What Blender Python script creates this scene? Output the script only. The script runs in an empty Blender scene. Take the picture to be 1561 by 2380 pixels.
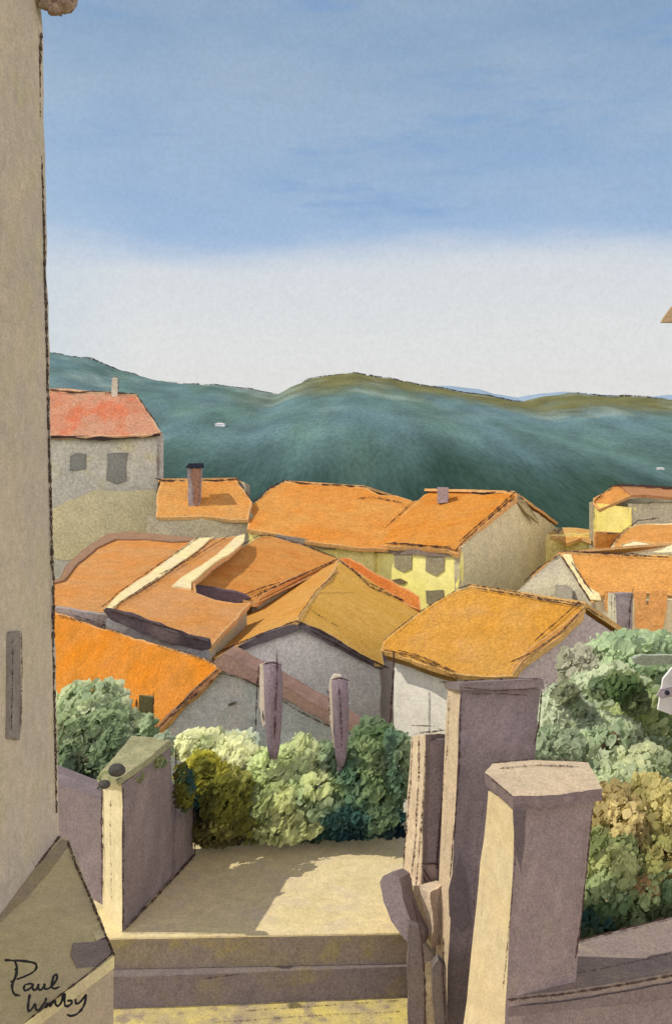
import bpy, bmesh, math, random
from mathutils import Vector, noise
from mathutils.geometry import intersect_line_plane

random.seed(7)
F = 2200.0      # focal length in units of a 1561 x 2380 sheet
H = 6.0         # eye height above the terrace
CX, HY = 780.5, 1000.0
col = bpy.context.scene.collection
V = Vector
EYE = V((0, 0, H))

def P(px, py, Y): return V(((px-CX)/F*Y, Y, H-(py-HY)/F*Y))
def Pz(px, py, z):
    Y = (H-z)*F/(py-HY); return V(((px-CX)/F*Y, Y, z))
class Pl:
    """a plane through three points, met by a line of sight"""
    def __init__(s, a, b, c):
        s.a = a; s.n = (b-a).cross(c-a).normalized()
        if s.n.dot(EYE-a) < 0: s.n = -s.n
    def at(s, px, py):
        return intersect_line_plane(EYE, P(px, py, 10), s.a, s.n)
def vplane(a, b): return Pl(a, b, a+V((0, 0, 1)))

# ------------------------------------------------------------------ materials
_m = {}
def nd(nt, t, **k):
    n = nt.nodes.new(t)
    for a, b in k.items():
        if a in n.inputs.keys() if isinstance(a, str) else False: n.inputs[a].default_value = b
        else: setattr(n, a, b)
    return n
def wash(c1, c2, d=30, grain=.3, c3=None, tag='', edge=.3, big=110):
    """mottled limewash / tile wash: pools of two or three pigments with a fine grain"""
    key = (c1, c2, round(d), grain, c3, tag, edge, big)
    if key in _m: return _m[key]
    m = bpy.data.materials.new('wash'); m.use_nodes = True; nt = m.node_tree; L = nt.links.new
    b = nt.nodes['Principled BSDF']; b.inputs['Roughness'].default_value = .95
    b.inputs['Specular IOR Level'].default_value = .05
    g = nt.nodes.new('ShaderNodeNewGeometry')
    def nz(px, det=3, rough=.55, off=0):
        n = nt.nodes.new('ShaderNodeTexNoise'); n.inputs['Scale'].default_value = F/(d*px)
        n.inputs['Detail'].default_value = det; n.inputs['Roughness'].default_value = rough
        if off:
            a = nt.nodes.new('ShaderNodeVectorMath'); a.operation = 'ADD'; a.inputs[1].default_value = (off, off*2.1, off*.7)
            L(g.outputs['Position'], a.inputs[0]); L(a.outputs[0], n.inputs['Vector'])
        else: L(g.outputs['Position'], n.inputs['Vector'])
        return n.outputs['Fac']
    def ramp(src, lo, hi, a=0., bb=1.):
        r = nt.nodes.new('ShaderNodeMapRange'); r.inputs[1].default_value = lo; r.inputs[2].default_value = hi
        r.inputs[3].default_value = a; r.inputs[4].default_value = bb; L(src, r.inputs[0]); return r.outputs[0]
    def mix(f, a, bb, mode='MIX'):
        x = nt.nodes.new('ShaderNodeMix'); x.data_type = 'RGBA'; x.blend_type = mode
        for s, v in ((0, f), (6, a), (7, bb)):
            if isinstance(v, (int, float)): x.inputs[s].default_value = v
            elif isinstance(v, tuple): x.inputs[s].default_value = (*v, 1)
            else: L(v, x.inputs[s])
        return x.outputs[2]
    c = mix(ramp(nz(big), .35, .65), c1, c2)
    if c3: c = mix(ramp(nz(big*.7, 4, .6, 13), .52, .66, 0, .8), c, c3)
    # drying edge
    if edge:
        at = nt.nodes.new('ShaderNodeAttribute'); at.attribute_name = 'edge'
        c = mix(ramp(at.outputs['Fac'], 0, 1, 0, edge), c, (.84, .70, .40) if (c1[0] > .45 and c1[2] < .16 and c1[1] < .6*c1[0]) else tuple(x*.45 for x in c1))
    gr = nz(5.5, 2, .7, 5); md = nz(28, 4, .65, 9)
    k = nt.nodes.new('ShaderNodeMath'); k.operation = 'MULTIPLY'
    L(ramp(gr, .25, .75, 1-grain, 1+grain), k.inputs[0]); L(ramp(md, .3, .7, .88, 1.1), k.inputs[1])
    cc = nt.nodes.new('ShaderNodeCombineColor')
    for i in range(3): L(k.outputs[0], cc.inputs[i])
    c = mix(1.0, c, cc.outputs[0], 'MULTIPLY')
    L(c, b.inputs['Base Color'])
    bp = nt.nodes.new('ShaderNodeBump'); bp.inputs['Strength'].default_value = .35; bp.inputs['Distance'].default_value = 2.5*d/F
    L(gr, bp.inputs['Height']); L(bp.outputs[0], b.inputs['Normal'])
    _m[key] = m; return m

def crayon(d=30, c=(.085, .050, .045), thin=.1):
    thin = min(.4, thin); key = ('cr', round(d), c, round(thin, 1))
    if key in _m: return _m[key]
    m = bpy.data.materials.new('dark_edge'); m.use_nodes = True; nt = m.node_tree; L = nt.links.new
    b = nt.nodes['Principled BSDF']; b.inputs['Roughness'].default_value = 1; b.inputs['Base Color'].default_value = (*c, 1)
    b.inputs['Specular IOR Level'].default_value = .02
    g = nt.nodes.new('ShaderNodeNewGeometry'); n = nt.nodes.new('ShaderNodeTexNoise')
    n.inputs['Scale'].default_value = F/(d*6); n.inputs['Detail'].default_value = 5; n.inputs['Roughness'].default_value = .8
    L(g.outputs['Position'], n.inputs['Vector'])
    r = nt.nodes.new('ShaderNodeMapRange'); r.inputs[1].default_value = .37+.3*thin; r.inputs[2].default_value = .50+.3*thin
    r.inputs[4].default_value = .88
    L(n.outputs['Fac'], r.inputs[0]); L(r.outputs[0], b.inputs['Alpha'])
    _m[key] = m; return m

def leafmat(d):
    key = ('leaf', round(d))
    if key in _m: return _m[key]
    m = bpy.data.materials.new('leaves'); m.use_nodes = True; nt = m.node_tree; L = nt.links.new
    out = nt.nodes['Material Output']; nt.nodes.remove(nt.nodes['Principled BSDF'])
    cn = nt.nodes.new('ShaderNodeAttribute'); cn.attribute_name = 'crown'
    at = nt.nodes.new('ShaderNodeAttribute'); at.attribute_name = 'tint'
    g = nt.nodes.new('ShaderNodeNewGeometry'); n = nt.nodes.new('ShaderNodeTexNoise')
    n.inputs['Scale'].default_value = F/(d*9); n.inputs['Detail'].default_value = 4; n.inputs['Roughness'].default_value = .7
    L(g.outputs['Position'], n.inputs['Vector'])
    r = nt.nodes.new('ShaderNodeMapRange'); r.inputs[1].default_value = .3; r.inputs[2].default_value = .7; r.inputs[3].default_value = 1.2; r.inputs[4].default_value = 1.85
    L(n.outputs['Fac'], r.inputs[0])
    x = nt.nodes.new('ShaderNodeVectorMath'); x.operation = 'SCALE'
    L(at.outputs['Color'], x.inputs[0]); L(r.outputs[0], x.inputs['Scale'])
    a = nt.nodes.new('ShaderNodeBsdfDiffuse'); t = nt.nodes.new('ShaderNodeBsdfTranslucent')
    L(x.outputs[0], a.inputs[0]); L(x.outputs[0], t.inputs[0]); L(cn.outputs['Vector'], a.inputs['Normal'])
    s = nt.nodes.new('ShaderNodeMixShader'); s.inputs[0].default_value = .5
    L(a.outputs[0], s.inputs[1]); L(t.outputs[0], s.inputs[2]); L(s.outputs[0], out.inputs[0])
    _m[key] = m; return m

# ------------------------------------------------------------------ objects
def thing(name, label, cat, loc, group=None):
    o = bpy.data.objects.new(name, None); col.objects.link(o); o.location = loc
    o.empty_display_size = .3; o['label'] = label; o['category'] = cat
    if group: o['group'] = group
    return o
def link(name, bm, mats, parent=None, smooth=False):
    me = bpy.data.meshes.new(name)
    if parent is not None:
        off = V((0, 0, 0)); p = parent
        while p is not None: off += p.location; p = p.parent
        for v in bm.verts: v.co -= off
    bmesh.ops.recalc_face_normals(bm, faces=bm.faces) if not smooth else None
    bm.to_mesh(me); bm.free()
    for m in (mats if isinstance(mats, (list, tuple)) else [mats]): me.materials.append(m)
    if smooth:
        for p in me.polygons: p.use_smooth = True
    o = bpy.data.objects.new(name, me); col.objects.link(o)
    if parent is not None: o.parent = parent
    return o
def tag(o, label, cat, group=None):
    o['label'] = label; o['category'] = cat
    if group: o['group'] = group
    return o
def structure(o): o['kind'] = 'structure'; return o

def wobbly(pts, amp=2.0, step=16):
    """outline with a hand-laid, slightly uneven edge"""
    out = []
    n = len(pts); c = sum(pts, V())/n; nn = V()
    for i in range(n): nn += (pts[i]-c).cross(pts[(i+1) % n]-c)
    nn.normalize()
    for i in range(n):
        a, b = pts[i], pts[(i+1) % n]; e = b-a; ln = e.length
        if ln < 1e-6: continue
        u = (a.y+b.y)/2/F; side = nn.cross(e.normalized())
        k = max(1, int(ln/(step*u)))
        for j in range(k):
            t = j/k; p = a.lerp(b, t)
            w = noise.noise(p*(F/p.y)/38.0)*1.3 + noise.noise(p*(F/p.y)/11.0)*.6
            if j == 0: w *= .3
            out.append(p+side*w*amp*u*2)
    return out
def add_panel(bm, pts, thick, amp=2.0, inset=6, mi=0):
    pts = wobbly(pts, amp) if amp else pts
    n = len(pts); c = sum(pts, V())/n; nn = V()
    for i in range(n): nn += (pts[i]-c).cross(pts[(i+1) % n]-c)
    nn.normalize()
    if nn.dot(EYE-c) < 0: nn = -nn; pts = pts[::-1]
    lay = bm.verts.layers.float.get('edge') or bm.verts.layers.float.new('edge')
    vs = [bm.verts.new(p) for p in pts]
    for v in vs: v[lay] = 1.0
    f = bm.faces.new(vs); f.material_index = mi; f.normal_update()
    back = [bm.verts.new(p-nn*thick) for p in pts]
    for v in back: v[lay] = .6
    for i in range(n):
        q = bm.faces.new((vs[i], back[i], back[(i+1) % n], vs[(i+1) % n])); q.material_index = mi
    q = bm.faces.new(back[::-1]); q.material_index = mi
    if inset:
        u = c.y/F
        r = bmesh.ops.inset_individual(bm, faces=[f], thickness=inset*u, use_even_offset=False)
        for v in f.verts: v[lay] = 0.0
def panel(name, pts, thick, mat, parent=None, amp=2.0, inset=6):
    bm = bmesh.new(); add_panel(bm, pts, thick, amp, inset)
    bmesh.ops.triangulate(bm, faces=[f for f in bm.faces if len(f.verts) > 4])
    return link(name, bm, mat, parent)

def add_stroke(bm, pts, r, gaps=.0, mi=0, taper=True, jit=.6):
    """a rough, uneven bead along a path: charcoal outlines, mortar or a line of scrub"""
    path = []
    for i in range(len(pts)-1):
        a, b = pts[i], pts[i+1]; u = (a.y+b.y)/2/F
        k = max(2, int((b-a).length/(5*u)))
        for j in range(k): path.append(a.lerp(b, j/k))
    path.append(pts[-1].copy())
    rings = []; N = len(path); s0 = random.random()*100
    for i, p in enumerate(path):
        u = p.y/F
        t = (path[min(i+1, N-1)]-path[max(i-1, 0)]).normalized()
        x = t.cross(V((.3, 1, .2))).normalized(); y = t.cross(x)
        w = .75+.9*noise.noise(V((s0, i*.33, 0)))+random.uniform(-.25, .25)
        if taper: w *= min(1, .3+i/3, .3+(N-1-i)/3)
        rr = max(.15, w)*r*u
        q = p + x*(noise.noise(V((s0+9, i*.12, 3)))*jit*2.2*u) + y*(noise.noise(V((s0+5, i*.12, 8)))*jit*u)
        rings.append([bm.verts.new(q+x*math.cos(a)*rr+y*math.sin(a)*rr) for a in (0, 1.257, 2.513, 3.77, 5.027)])
    for i in range(N-1):
        if gaps and noise.noise(V((s0+30, i*.4, 1))) > .5-gaps: continue
        A, B = rings[i], rings[i+1]
        for k in range(5):
            f = bm.faces.new((A[k], A[(k+1) % 5], B[(k+1) % 5], B[k])); f.material_index = mi
    bmesh.ops.delete(bm, geom=[v for v in bm.verts if not v.link_faces], context='VERTS')
def stroke(name, paths, r, parent, gaps=.1, mat=None, jit=.6):
    if isinstance(paths[0], Vector): paths = [paths]
    for p in paths:
        bm = bmesh.new(); add_stroke(bm, p, r, 0, jit=jit)
        o = link(name, bm, mat or crayon(paths[0][0].y, thin=gaps), parent)
    return o

def add_block(bm, base, top, mats=None, cuts=8, amp=.012, seed=0):
    """solid between two matching outlines; each side can take its own finish"""
    n = len(base)
    b = [bm.verts.new(p) for p in base]; t = [bm.verts.new(p) for p in top]
    fs = []
    for i in range(n):
        f = bm.faces.new((b[i], b[(i+1) % n], t[(i+1) % n], t[i])); f.material_index = (mats or [0]*(n+2))[i]; fs.append(f)
    f = bm.faces.new(t); f.material_index = (mats or [0]*(n+2))[n]; fs.append(f)
    f = bm.faces.new(b[::-1]); f.material_index = (mats or [0]*(n+2))[n+1]; fs.append(f)
    lay = bm.verts.layers.float.get('edge') or bm.verts.layers.float.new('edge')
    es = list({e for q in fs for e in q.edges})
    for e in es:
        for v in e.verts: v[lay] = .9
    bmesh.ops.subdivide_edges(bm, edges=es, cuts=cuts, use_grid_fill=True)
    for v in bm.verts:
        if len({f.normal.to_tuple(1) for f in v.link_faces if f.normal_update() is None}) < 2: v[lay] = 0
        o = noise.noise_vector(v.co*2.3+V((seed, 0, 0)))*amp + noise.noise_vector(v.co*9+V((seed, 3, 0)))*amp*.5
        v.co += o
def block(name, base, top, mats, parent=None, mi=None, cuts=8, amp=.012):
    bm = bmesh.new(); add_block(bm, base, top, mi, cuts, amp)
    return link(name, bm, mats, parent)

# ------------------------------------------------------------------ colours (surface tints, some with shade mixed in)
ORANGE = ((0.594, 0.251, 0.055), (0.540, 0.279, 0.085))
GOLD = ((0.540, 0.270, 0.047), (0.468, 0.251, 0.060))
DEEP = ((0.594, 0.195, 0.015), (0.486, 0.177, 0.025))
PINK = ((.48, .22, .13), (.48, .27, .17))
GREY = ((.50, .47, .40), (.46, .45, .41))
BLUEG = ((.42, .40, .38), (.38, .38, .38))
BEIGE = ((.48, .43, .27), (.46, .40, .29))
YEL = ((.82, .70, .20), (.80, .70, .32))
CREAM = ((.68, .55, .33), (.66, .56, .30))
WHITE = ((.72, .67, .52), (.70, .62, .50))
MAUVE = ((.30, .245, .245), (.26, .22, .225))
LILAC = ((.42, .34, .33), (.38, .33, .33))
PURP = ((.20, .165, .18), (.17, .145, .155))
def W(cc, d, **k): return wash(cc[0], cc[1], d, **k)

# ================================================================== SETTING
# ---- ground: one sheet to the horizon, falling away behind the terrace
def gz(x, y):
    if y < 15.2: return -1.35
    t = min(1, (y-15.2)/12); z = -1.35-5.4*t*t*(3-2*t)
    if y > 60: z -= min(1, (y-60)/60)*2.0
    return z + .25*noise.noise(V((x*.12, y*.12, 0)))*(1 if y < 200 else 0)
bm = bmesh.new()
xs = [-4000, -1500, -600, -300, -150, -90]+[i*3 for i in range(-20, 21)]+[90, 150, 300, 600, 1500, 4000]
ys = [-60, 0, 6, 12]+[15.2+i*1.2 for i in range(12)]+[32+i*5 for i in range(20)]+[140, 200, 400, 900, 2500, 6000]
g = [[bm.verts.new((x, y, gz(x, y))) for x in xs] for y in ys]
for j in range(len(ys)-1):
    for i in range(len(xs)-1): bm.faces.new((g[j][i], g[j][i+1], g[j+1][i+1], g[j+1][i]))
structure(link('ground', bm, W(((.30, .33, .15), (.38, .36, .18)), 25, c3=(.14, .20, .09), edge=0), None))

# ---- hills
def prof(px, tab):
    if px <= tab[0][0]: return tab[0][1]
    for (a, ya), (b, yb) in zip(tab, tab[1:]):
        if px <= b:
            t = (px-a)/(b-a); t = t*t*(3-2*t)*.5+t*.5; return ya+(yb-ya)*t
    return tab[-1][1]
RIDGE = [(-900, 800), (-200, 790), (108, 818), (200, 833), (300, 866), (360, 884), (440, 893), (520, 896), (600, 908), (645, 916), (690, 893), (740, 876), (820, 867), (900, 880), (1000, 899), (1100, 915), (1205, 934), (1260, 922), (1330, 913), (1400, 921), (1480, 922), (1561, 929), (1800, 940), (2600, 900)]
def hillmat():
    m = bpy.data.materials.new('hill_woods'); m.use_nodes = True; nt = m.node_tree; L = nt.links.new
    b = nt.nodes['Principled BSDF']; b.inputs['Roughness'].default_value = 1; b.inputs['Specular IOR Level'].default_value = 0
    g = nt.nodes.new('ShaderNodeNewGeometry'); sp = nt.nodes.new('ShaderNodeSeparateXYZ'); L(g.outputs['Position'], sp.inputs[0])
    hc = nt.nodes.new('ShaderNodeAttribute'); hc.attribute_name = 'woods'
    def nz(scale, det=3, st=(1, 1, 1), rough=.55):
        n = nt.nodes.new('ShaderNodeTexNoise'); n.inputs['Scale'].default_value = scale; n.inputs['Detail'].default_value = det; n.inputs['Roughness'].default_value = rough
        mp = nt.nodes.new('ShaderNodeMapping'); mp.inputs['Scale'].default_value = st
        L(hc.outputs['Vector'], mp.inputs[0]); L(mp.outputs[0], n.inputs[0]); return n.outputs[0]
    def mr(s, a, bb, c=0, d=1):
        r = nt.nodes.new('ShaderNodeMapRange'); L(s, r.inputs[0])
        for i, v in enumerate((a, bb, c, d)): r.inputs[i+1].default_value = v
        return r.outputs[0]
    def mx(f, a, bb, mode='MIX'):
        x = nt.nodes.new('ShaderNodeMix'); x.data_type = 'RGBA'; x.blend_type = mode
        for s, v in ((0, f), (6, a), (7, bb)):
            if isinstance(v, (int, float)): x.inputs[s].default_value = v
            elif isinstance(v, tuple): x.inputs[s].default_value = (*v, 1)
            else: L(v, x.inputs[s])
        return x.outputs[2]
    def add(a, bb, op='ADD'):
        x = nt.nodes.new('ShaderNodeMath'); x.operation = op
        for i, v in enumerate((a, bb)):
            if isinstance(v, (int, float)): x.inputs[i].default_value = v
            else: L(v, x.inputs[i])
        return x.outputs[0]
    big = nz(.7, 4, (1, 1, 1)); at = nt.nodes.new('ShaderNodeAttribute'); at.attribute_name = 'rise'
    h = add(at.outputs['Fac'], mr(big, .3, .7, -.13, .13))
    c = mx(mr(nz(.8, 4, (1, 1, 1)), .38, .62), (.115, .196, .172), (.122, .202, .218))  # haze teal put into the hillside colour
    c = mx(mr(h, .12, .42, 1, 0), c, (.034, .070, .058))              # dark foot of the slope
    gx = add(mr(sp.outputs[0], 15, 80, 0, 1), mr(sp.outputs[0], 150, 200, 1, .3), 'MULTIPLY')
    c = mx(add(mr(h, .0, .26, 1, 0), gx, 'MULTIPLY'), c, (.042, .072, .036))
    lx = add(mr(sp.outputs[0], -60, -5), 1.0, 'MULTIPLY')
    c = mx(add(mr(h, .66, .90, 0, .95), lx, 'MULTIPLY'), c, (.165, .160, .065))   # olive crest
    c = mx(add(mr(nz(.9, 4, (.6, 1.5, 1)), .52, .68, 0, .5), mr(h, .5, .7), 'MULTIPLY'), c, (.30, .38, .34))  # pale mist put into the slope colour
    k = add(mr(nz(19, 3, (1, 1.2, 1), .7), .3, .7, .78, 1.22), mr(nz(1.7, 5, (1, 1.3, 1)), .3, .7, .76, 1.24), 'MULTIPLY')
    cc = nt.nodes.new('ShaderNodeCombineColor')
    for i in range(3): L(k, cc.inputs[i])
    L(mx(1.0, c, cc.outputs[0], 'MULTIPLY'), b.inputs['Base Color'])
    return m
bm = bmesh.new(); YR = 520.0; Y0 = 120.0
lay = bm.verts.layers.float.new('rise'); hl = bm.verts.layers.float_vector.new('woods')
NX, NY = 260, 44; grid = []
for j in range(NY+1):
    t = j/NY; row = []
    for i in range(NX+1):
        px = -900+3500*i/NX
        y = Y0+(YR-Y0)*t
        ztop = H-(prof(px, RIDGE)-HY)/F*YR
        # the slope seen at px: rises to the crest, with spurs and hollows
        s = t**1.15
        x = (px-CX)/F*(YR*.55+y*.45)
        z = -9.6+(ztop+9.6)*s + math.sin(math.pi*t)*(1.6*noise.noise(V((x*.014, y*.005, 0)))+.8*noise.noise(V((x*.05, y*.012, 2))))
        z += .55*noise.noise(V((x*.16, 0, 5)))*t
        v = bm.verts.new((x, y, z)); v[lay] = t; v[hl] = (px/100, 3.4*t**1.6, 0); row.append(v)
    grid.append(row)
for i, v in enumerate(grid[-1]):   # crest sits on its own meridian
    pass
back = []
for v in grid[-1]:
    w = bm.verts.new((v.co.x, YR+160, -12)); w[lay] = 1; w[hl] = (0, 4, 0); back.append(w)
grid.append(back)
for j in range(len(grid)-1):
    for i in range(NX): bm.faces.new((grid[j][i], grid[j][i+1], grid[j+1][i+1], grid[j+1][i]))
for f in bm.faces: f.smooth = True
crest = [v.co.copy() for v in grid[-2]]
for a, b2, r in ((115, 335, 2.2), (385, 640, 1.3), (690, 800, 1.6), (800, 1225, 2.3), (1330, 1561, 1.9)):
    pts = [c+V((0, -1, .2)) for c in crest if a <= CX+c.x/c.y*F <= b2]
    if len(pts) > 2: add_stroke(bm, pts, r, .12, mi=1, jit=.8)
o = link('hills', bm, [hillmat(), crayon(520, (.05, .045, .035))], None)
structure(o)

bm = bmesh.new()
FARR = [(-900, 960), (900, 925), (960, 902), (1040, 896), (1100, 903), (1160, 917), (1200, 924), (1250, 915), (1310, 910), (1400, 918), (1500, 923), (1561, 917), (1700, 925), (2600, 960)]
A = []; B = []
for i in range(201):
    px = -900+3500*i/200; Y = 1500
    A.append(bm.verts.new(P(px, prof(px, FARR)+noise.noise(V((px*.03, 0, 0)))*1.5, Y))); B.append(bm.verts.new(V(((px-CX)/F*Y, Y-500, -15))))
C = [bm.verts.new(v.co+V((0, 300, -140))) for v in A]
for i in range(200):
    bm.faces.new((B[i], B[i+1], A[i+1], A[i])); bm.faces.new((A[i], A[i+1], C[i+1], C[i]))
structure(link('distant_hills', bm, W(((.26, .36, .47), (.30, .40, .50)), 1500, edge=0, grain=.08), None))

# ---- terrace paving, steps and lane
TER = [V((-7, 14.6, 0)), V((7.5, 14.6, 0)), V((7.5, 11.52, 0)), V((0, 11.27, 0)), V((-7, 11.04, 0))]
structure(panel('terrace_paving', TER, .02, W(((.72, .60, .32), (.74, .62, .36)), 12, c3=(.68, .56, .38), edge=.12, grain=.18), amp=1.2))
r1 = [V((-9, 10.7, -.36)), V((-2, 11.03, -.36)), V((0, 11.17, -.36)), V((1, 11.23, -.36)), V((7.5, 11.3, -.36)), V((7.5, 14, -.36)), V((-9, 14, -.36))]
structure(panel('step_lower', r1, .9, W(((.22, .185, .165), (.20, .165, .165)), 11, c3=(.26, .215, .12), edge=.2), amp=1.0))
structure(panel('step_upper', [V((-9, 10.96, -.024)), V((0, 11.26, -.024)), V((7.4, 11.50, -.024)), V((7.4, 13.9, -.024)), V((-9, 13.9, -.024))],
    .34, W(((.28, .23, .15), (.27, .22, .19)), 11, c3=(.34, .28, .11), edge=.25), amp=.5))
lane = [V((-12, -5, -.72)), V((14, -5, -.72)), V((14, 12.5, -.72)), V((-12, 12.5, -.72))]
structure(panel('lane', lane, .4, W(((.46, .38, .21), (.66, .55, .18)), 11, c3=(.30, .24, .19), edge=0, grain=.25, big=60), amp=0, inset=0))
# dark seam on the steps and streaks of grit along the lane
t = thing('step_seam', 'dark uneven joint running along the purple-brown step below the terrace', 'joint', Pz(500, 2262, -.36))
stroke('mortar', [[Pz(470, 2276, -.4), Pz(560, 2263, -.37), Pz(700, 2252, -.37), Pz(900, 2244, -.37)]], 1.5, t, .25)
t = thing('grit_streak', 'thin brown grit streaks lying along the yellow lane at the foot of the steps', 'grit', Pz(700, 2360, -.8))
stroke('grit', [[Pz(560, 2350, -.71), Pz(760, 2336, -.71), Pz(930, 2325, -.71)], [Pz(500, 2376, -.71), Pz(700, 2362, -.71), Pz(940, 2350, -.71)]], 1.3, t, .35)

# ================================================================== FAR HOUSES
ZB = -8.5
def mirror(r, e): return V((2*r.x-e.x, 2*r.y-e.y, e.z))
def wallq(name, A, B, zb, mat, parent, th=.3, apex=None, amp=1.2):
    pts = [A] + ([apex] if apex else []) + [B, V((B.x, B.y, zb)), V((A.x, A.y, zb))]
    return panel(name, pts, th, mat, parent, amp=amp)
# --- tall house at the left with pink roof
t = thing('tall_house', 'tall grey house with pink tiled roof and two grey windows, beside the big left wall', 'house', P(240, 1300, 60)+V((0, 0, -6)))
rp = Pl(P(100, 1015, 60), P(372, 1004, 60), P(200, 910, 63.5))
roofpix = [(60, 902), (110, 906), (170, 916), (215, 912), (262, 916), (318, 920), (345, 958), (374, 1003), (330, 1012), (200, 1016), (60, 1014)]
panel('roof', [rp.at(*q) for q in roofpix], .18, W(PINK, 60, c3=(0.540, 0.149, 0.068)), t)
fl, fr = P(60, 1012, 60.4), P(367, 1008, 60.4)
wallq('front_wall', fl, fr, ZB, wash((.50, .47, .39), (.46, .44, .38), 60, c3=(.50, .46, .28), edge=.2), t)
bl = P(60, 1012, 69); br = P(358, 1012, 69)
wallq('side_wall', fr+V((0, .32, 0)), br, ZB, W(GREY, 60), t)
wallq('rear_wall', bl, br, ZB, W(GREY, 60), t, amp=0)
panel('roof', [rp.at(60, 902), rp.at(318, 920), br+V((0, 0, .1)), bl+V((0, 0, .1))], .15, W(PINK, 60), t)
panel('lower_wall', [P(*q, 60.3) for q in ((60, 1190), (130, 1180), (175, 1160), (215, 1140), (300, 1142), (364, 1136), (365, 1300), (60, 1300))], .05, wash((.60, .53, .31), (.55, .49, .31), 60, edge=0), t, amp=2)
panel('window', [P(*q, 60.3) for q in ((164, 1060), (178, 1053), (200, 1056), (200, 1090), (163, 1094))], .1, W(((.25, .245, .215), (.20, .205, .185)), 60), t, amp=2.4)
panel('window', [P(*q, 60.3) for q in ((250, 1055), (297, 1053), (294, 1118), (272, 1124), (248, 1116))], .1, W(((.25, .245, .215), (.19, .19, .17)), 60), t, amp=2.4)
c = block('chimney', [P(259, 925, 63), P(274, 925, 63), P(276, 925, 63.6), P(261, 925, 63.6)], [P(261, 878, 63), P(272, 878, 63), P(274, 878, 63.5), P(263, 878, 63.5)], [W(WHITE, 60)], t, cuts=3, amp=.02)
stroke('chimney_cap', [P(259, 877, 63.1), P(275, 876, 63.1)], 2.6, c, 0)
stroke('chimney_flashing', [[P(277, 880, 62.9), P(276, 914, 62.9)]], 1.6, t, .1)
bm = bmesh.new(); add_panel(bm, [P(*q, 59.9) for q in ((100, 1013), (205, 1013), (300, 1012), (370, 1008), (370, 1013), (300, 1019), (240, 1025), (170, 1018), (100, 1018))], .35, 1, 0)
link('eave', bm, W(((.07, .045, .045), (.05, .03, .03)), 60), t)  # eaves shadow given as a dark band below the roof edge
stroke('ridge', [rp.at(*q)+V((0, -.1, .06)) for q in ((112, 906), (170, 915), (215, 911), (262, 915), (318, 918))], 1.8, t, .1)
stroke('verge', [rp.at(*q)+V((0, -.1, .06)) for q in ((318, 919), (345, 958), (376, 1000))], 2.0, t, .1)
stroke('corner_edge', [P(365, 1020, 60.2), P(366, 1115, 60.2)], 1.2, t, .3)

# --- low orange house with grey chimney
t = thing('low_house', 'low orange-roofed house with a blunt chimney between the tall house and long roof', 'house', P(470, 1300, 56)+V((0, 0, -6)))
rp = Pl(P(362, 1203, 54), P(576, 1207, 53), P(460, 1118, 58))
panel('roof', [rp.at(*q) for q in ((364, 1150), (374, 1119), (440, 1117), (500, 1119), (552, 1116), (585, 1168), (576, 1208), (520, 1206), (470, 1200), (400, 1202), (363, 1201))], .2, W(ORANGE, 56), t)
wallq('front_wall', P(340, 1200, 54.3), P(578, 1204, 53.4), ZB, W(BEIGE, 54), t)
wallq('rear_wall', P(364, 1122, 62), P(560, 1120, 61), ZB, W(BEIGE, 54), t, amp=0)
panel('roof', [rp.at(370, 1118), rp.at(552, 1116), P(565, 1128, 62), P(364, 1128, 62.5)], .15, W(ORANGE, 56), t)
wallq('side_wall', P(577, 1206, 53.6), P(570, 1128, 61), ZB, W(BEIGE, 54), t, apex=P(556, 1120, 58))
c = block('chimney', [P(438, 1190, 55), P(464, 1190, 55), P(466, 1185, 55.9), P(440, 1185, 55.9)], [P(436, 1086, 55), P(468, 1086, 55), P(470, 1086, 55.9), P(438, 1086, 55.9)], [W(LILAC, 55), W(WHITE, 55)], t, mi=[0, 0, 0, 1, 0, 0], cuts=4, amp=.03)  # left face painted sunlit white, the others shaded lilac
panel('chimney_patch', [P(*q, 54.9) for q in ((446, 1090), (464, 1088), (465, 1160), (457, 1182), (449, 1168))], .06, W(((.30, .17, .12), (.34, .18, .10)), 55), c, amp=2)  # darker brown patch on the chimney front
block('chimney_cap', [P(430, 1087, 54.8), P(474, 1087, 54.8), P(476, 1087, 56.2), P(432, 1087, 56.2)], [P(438, 1078, 54.8), P(470, 1077, 54.8), P(472, 1077, 56.2), P(440, 1077, 56.2)], [W(((.035, .04, .06), (.03, .03, .045)), 55)], c, cuts=3, amp=.04)
stroke('ridge', [rp.at(*q)+V((0, -.05, .06)) for q in ((352, 1112), (380, 1119), (430, 1119))], 2.2, t, .05)
stroke('ridge', [rp.at(*q)+V((0, -.05, .06)) for q in ((470, 1116), (500, 1119), (552, 1115), (584, 1166))], 2.0, t, .05)

# --- long orange roof house
t = thing('long_house', 'long low house whose plain orange roof stretches across the middle of the village', 'house', P(740, 1400, 50)+V((0, 0, -4)))
eL, eR = P(575, 1232, 52), P(905, 1276, 48.6)
rp = Pl(eL, eR, P(700, 1124, 59))
panel('roof', [rp.at(*q) for q in ((573, 1230), (580, 1172), (592, 1168), (622, 1140), (655, 1121), (720, 1126), (800, 1130), (848, 1134), (880, 1150), (920, 1152), (960, 1165), (990, 1158), (1000, 1200), (900, 1276), (820, 1272), (700, 1256), (640, 1240))], .2, wash((0.594, 0.233, 0.043), (0.576, 0.288, 0.076), 52), t)
wallq('front_wall', P(577, 1232, 52.4), P(868, 1270, 49.3), ZB, W(YEL, 50), t)
b0, b1 = P(660, 1150, 67), P(960, 1170, 64)
panel('roof', [rp.at(660, 1122), rp.at(845, 1134), b1, b0], .15, W(ORANGE, 56), t)
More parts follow.
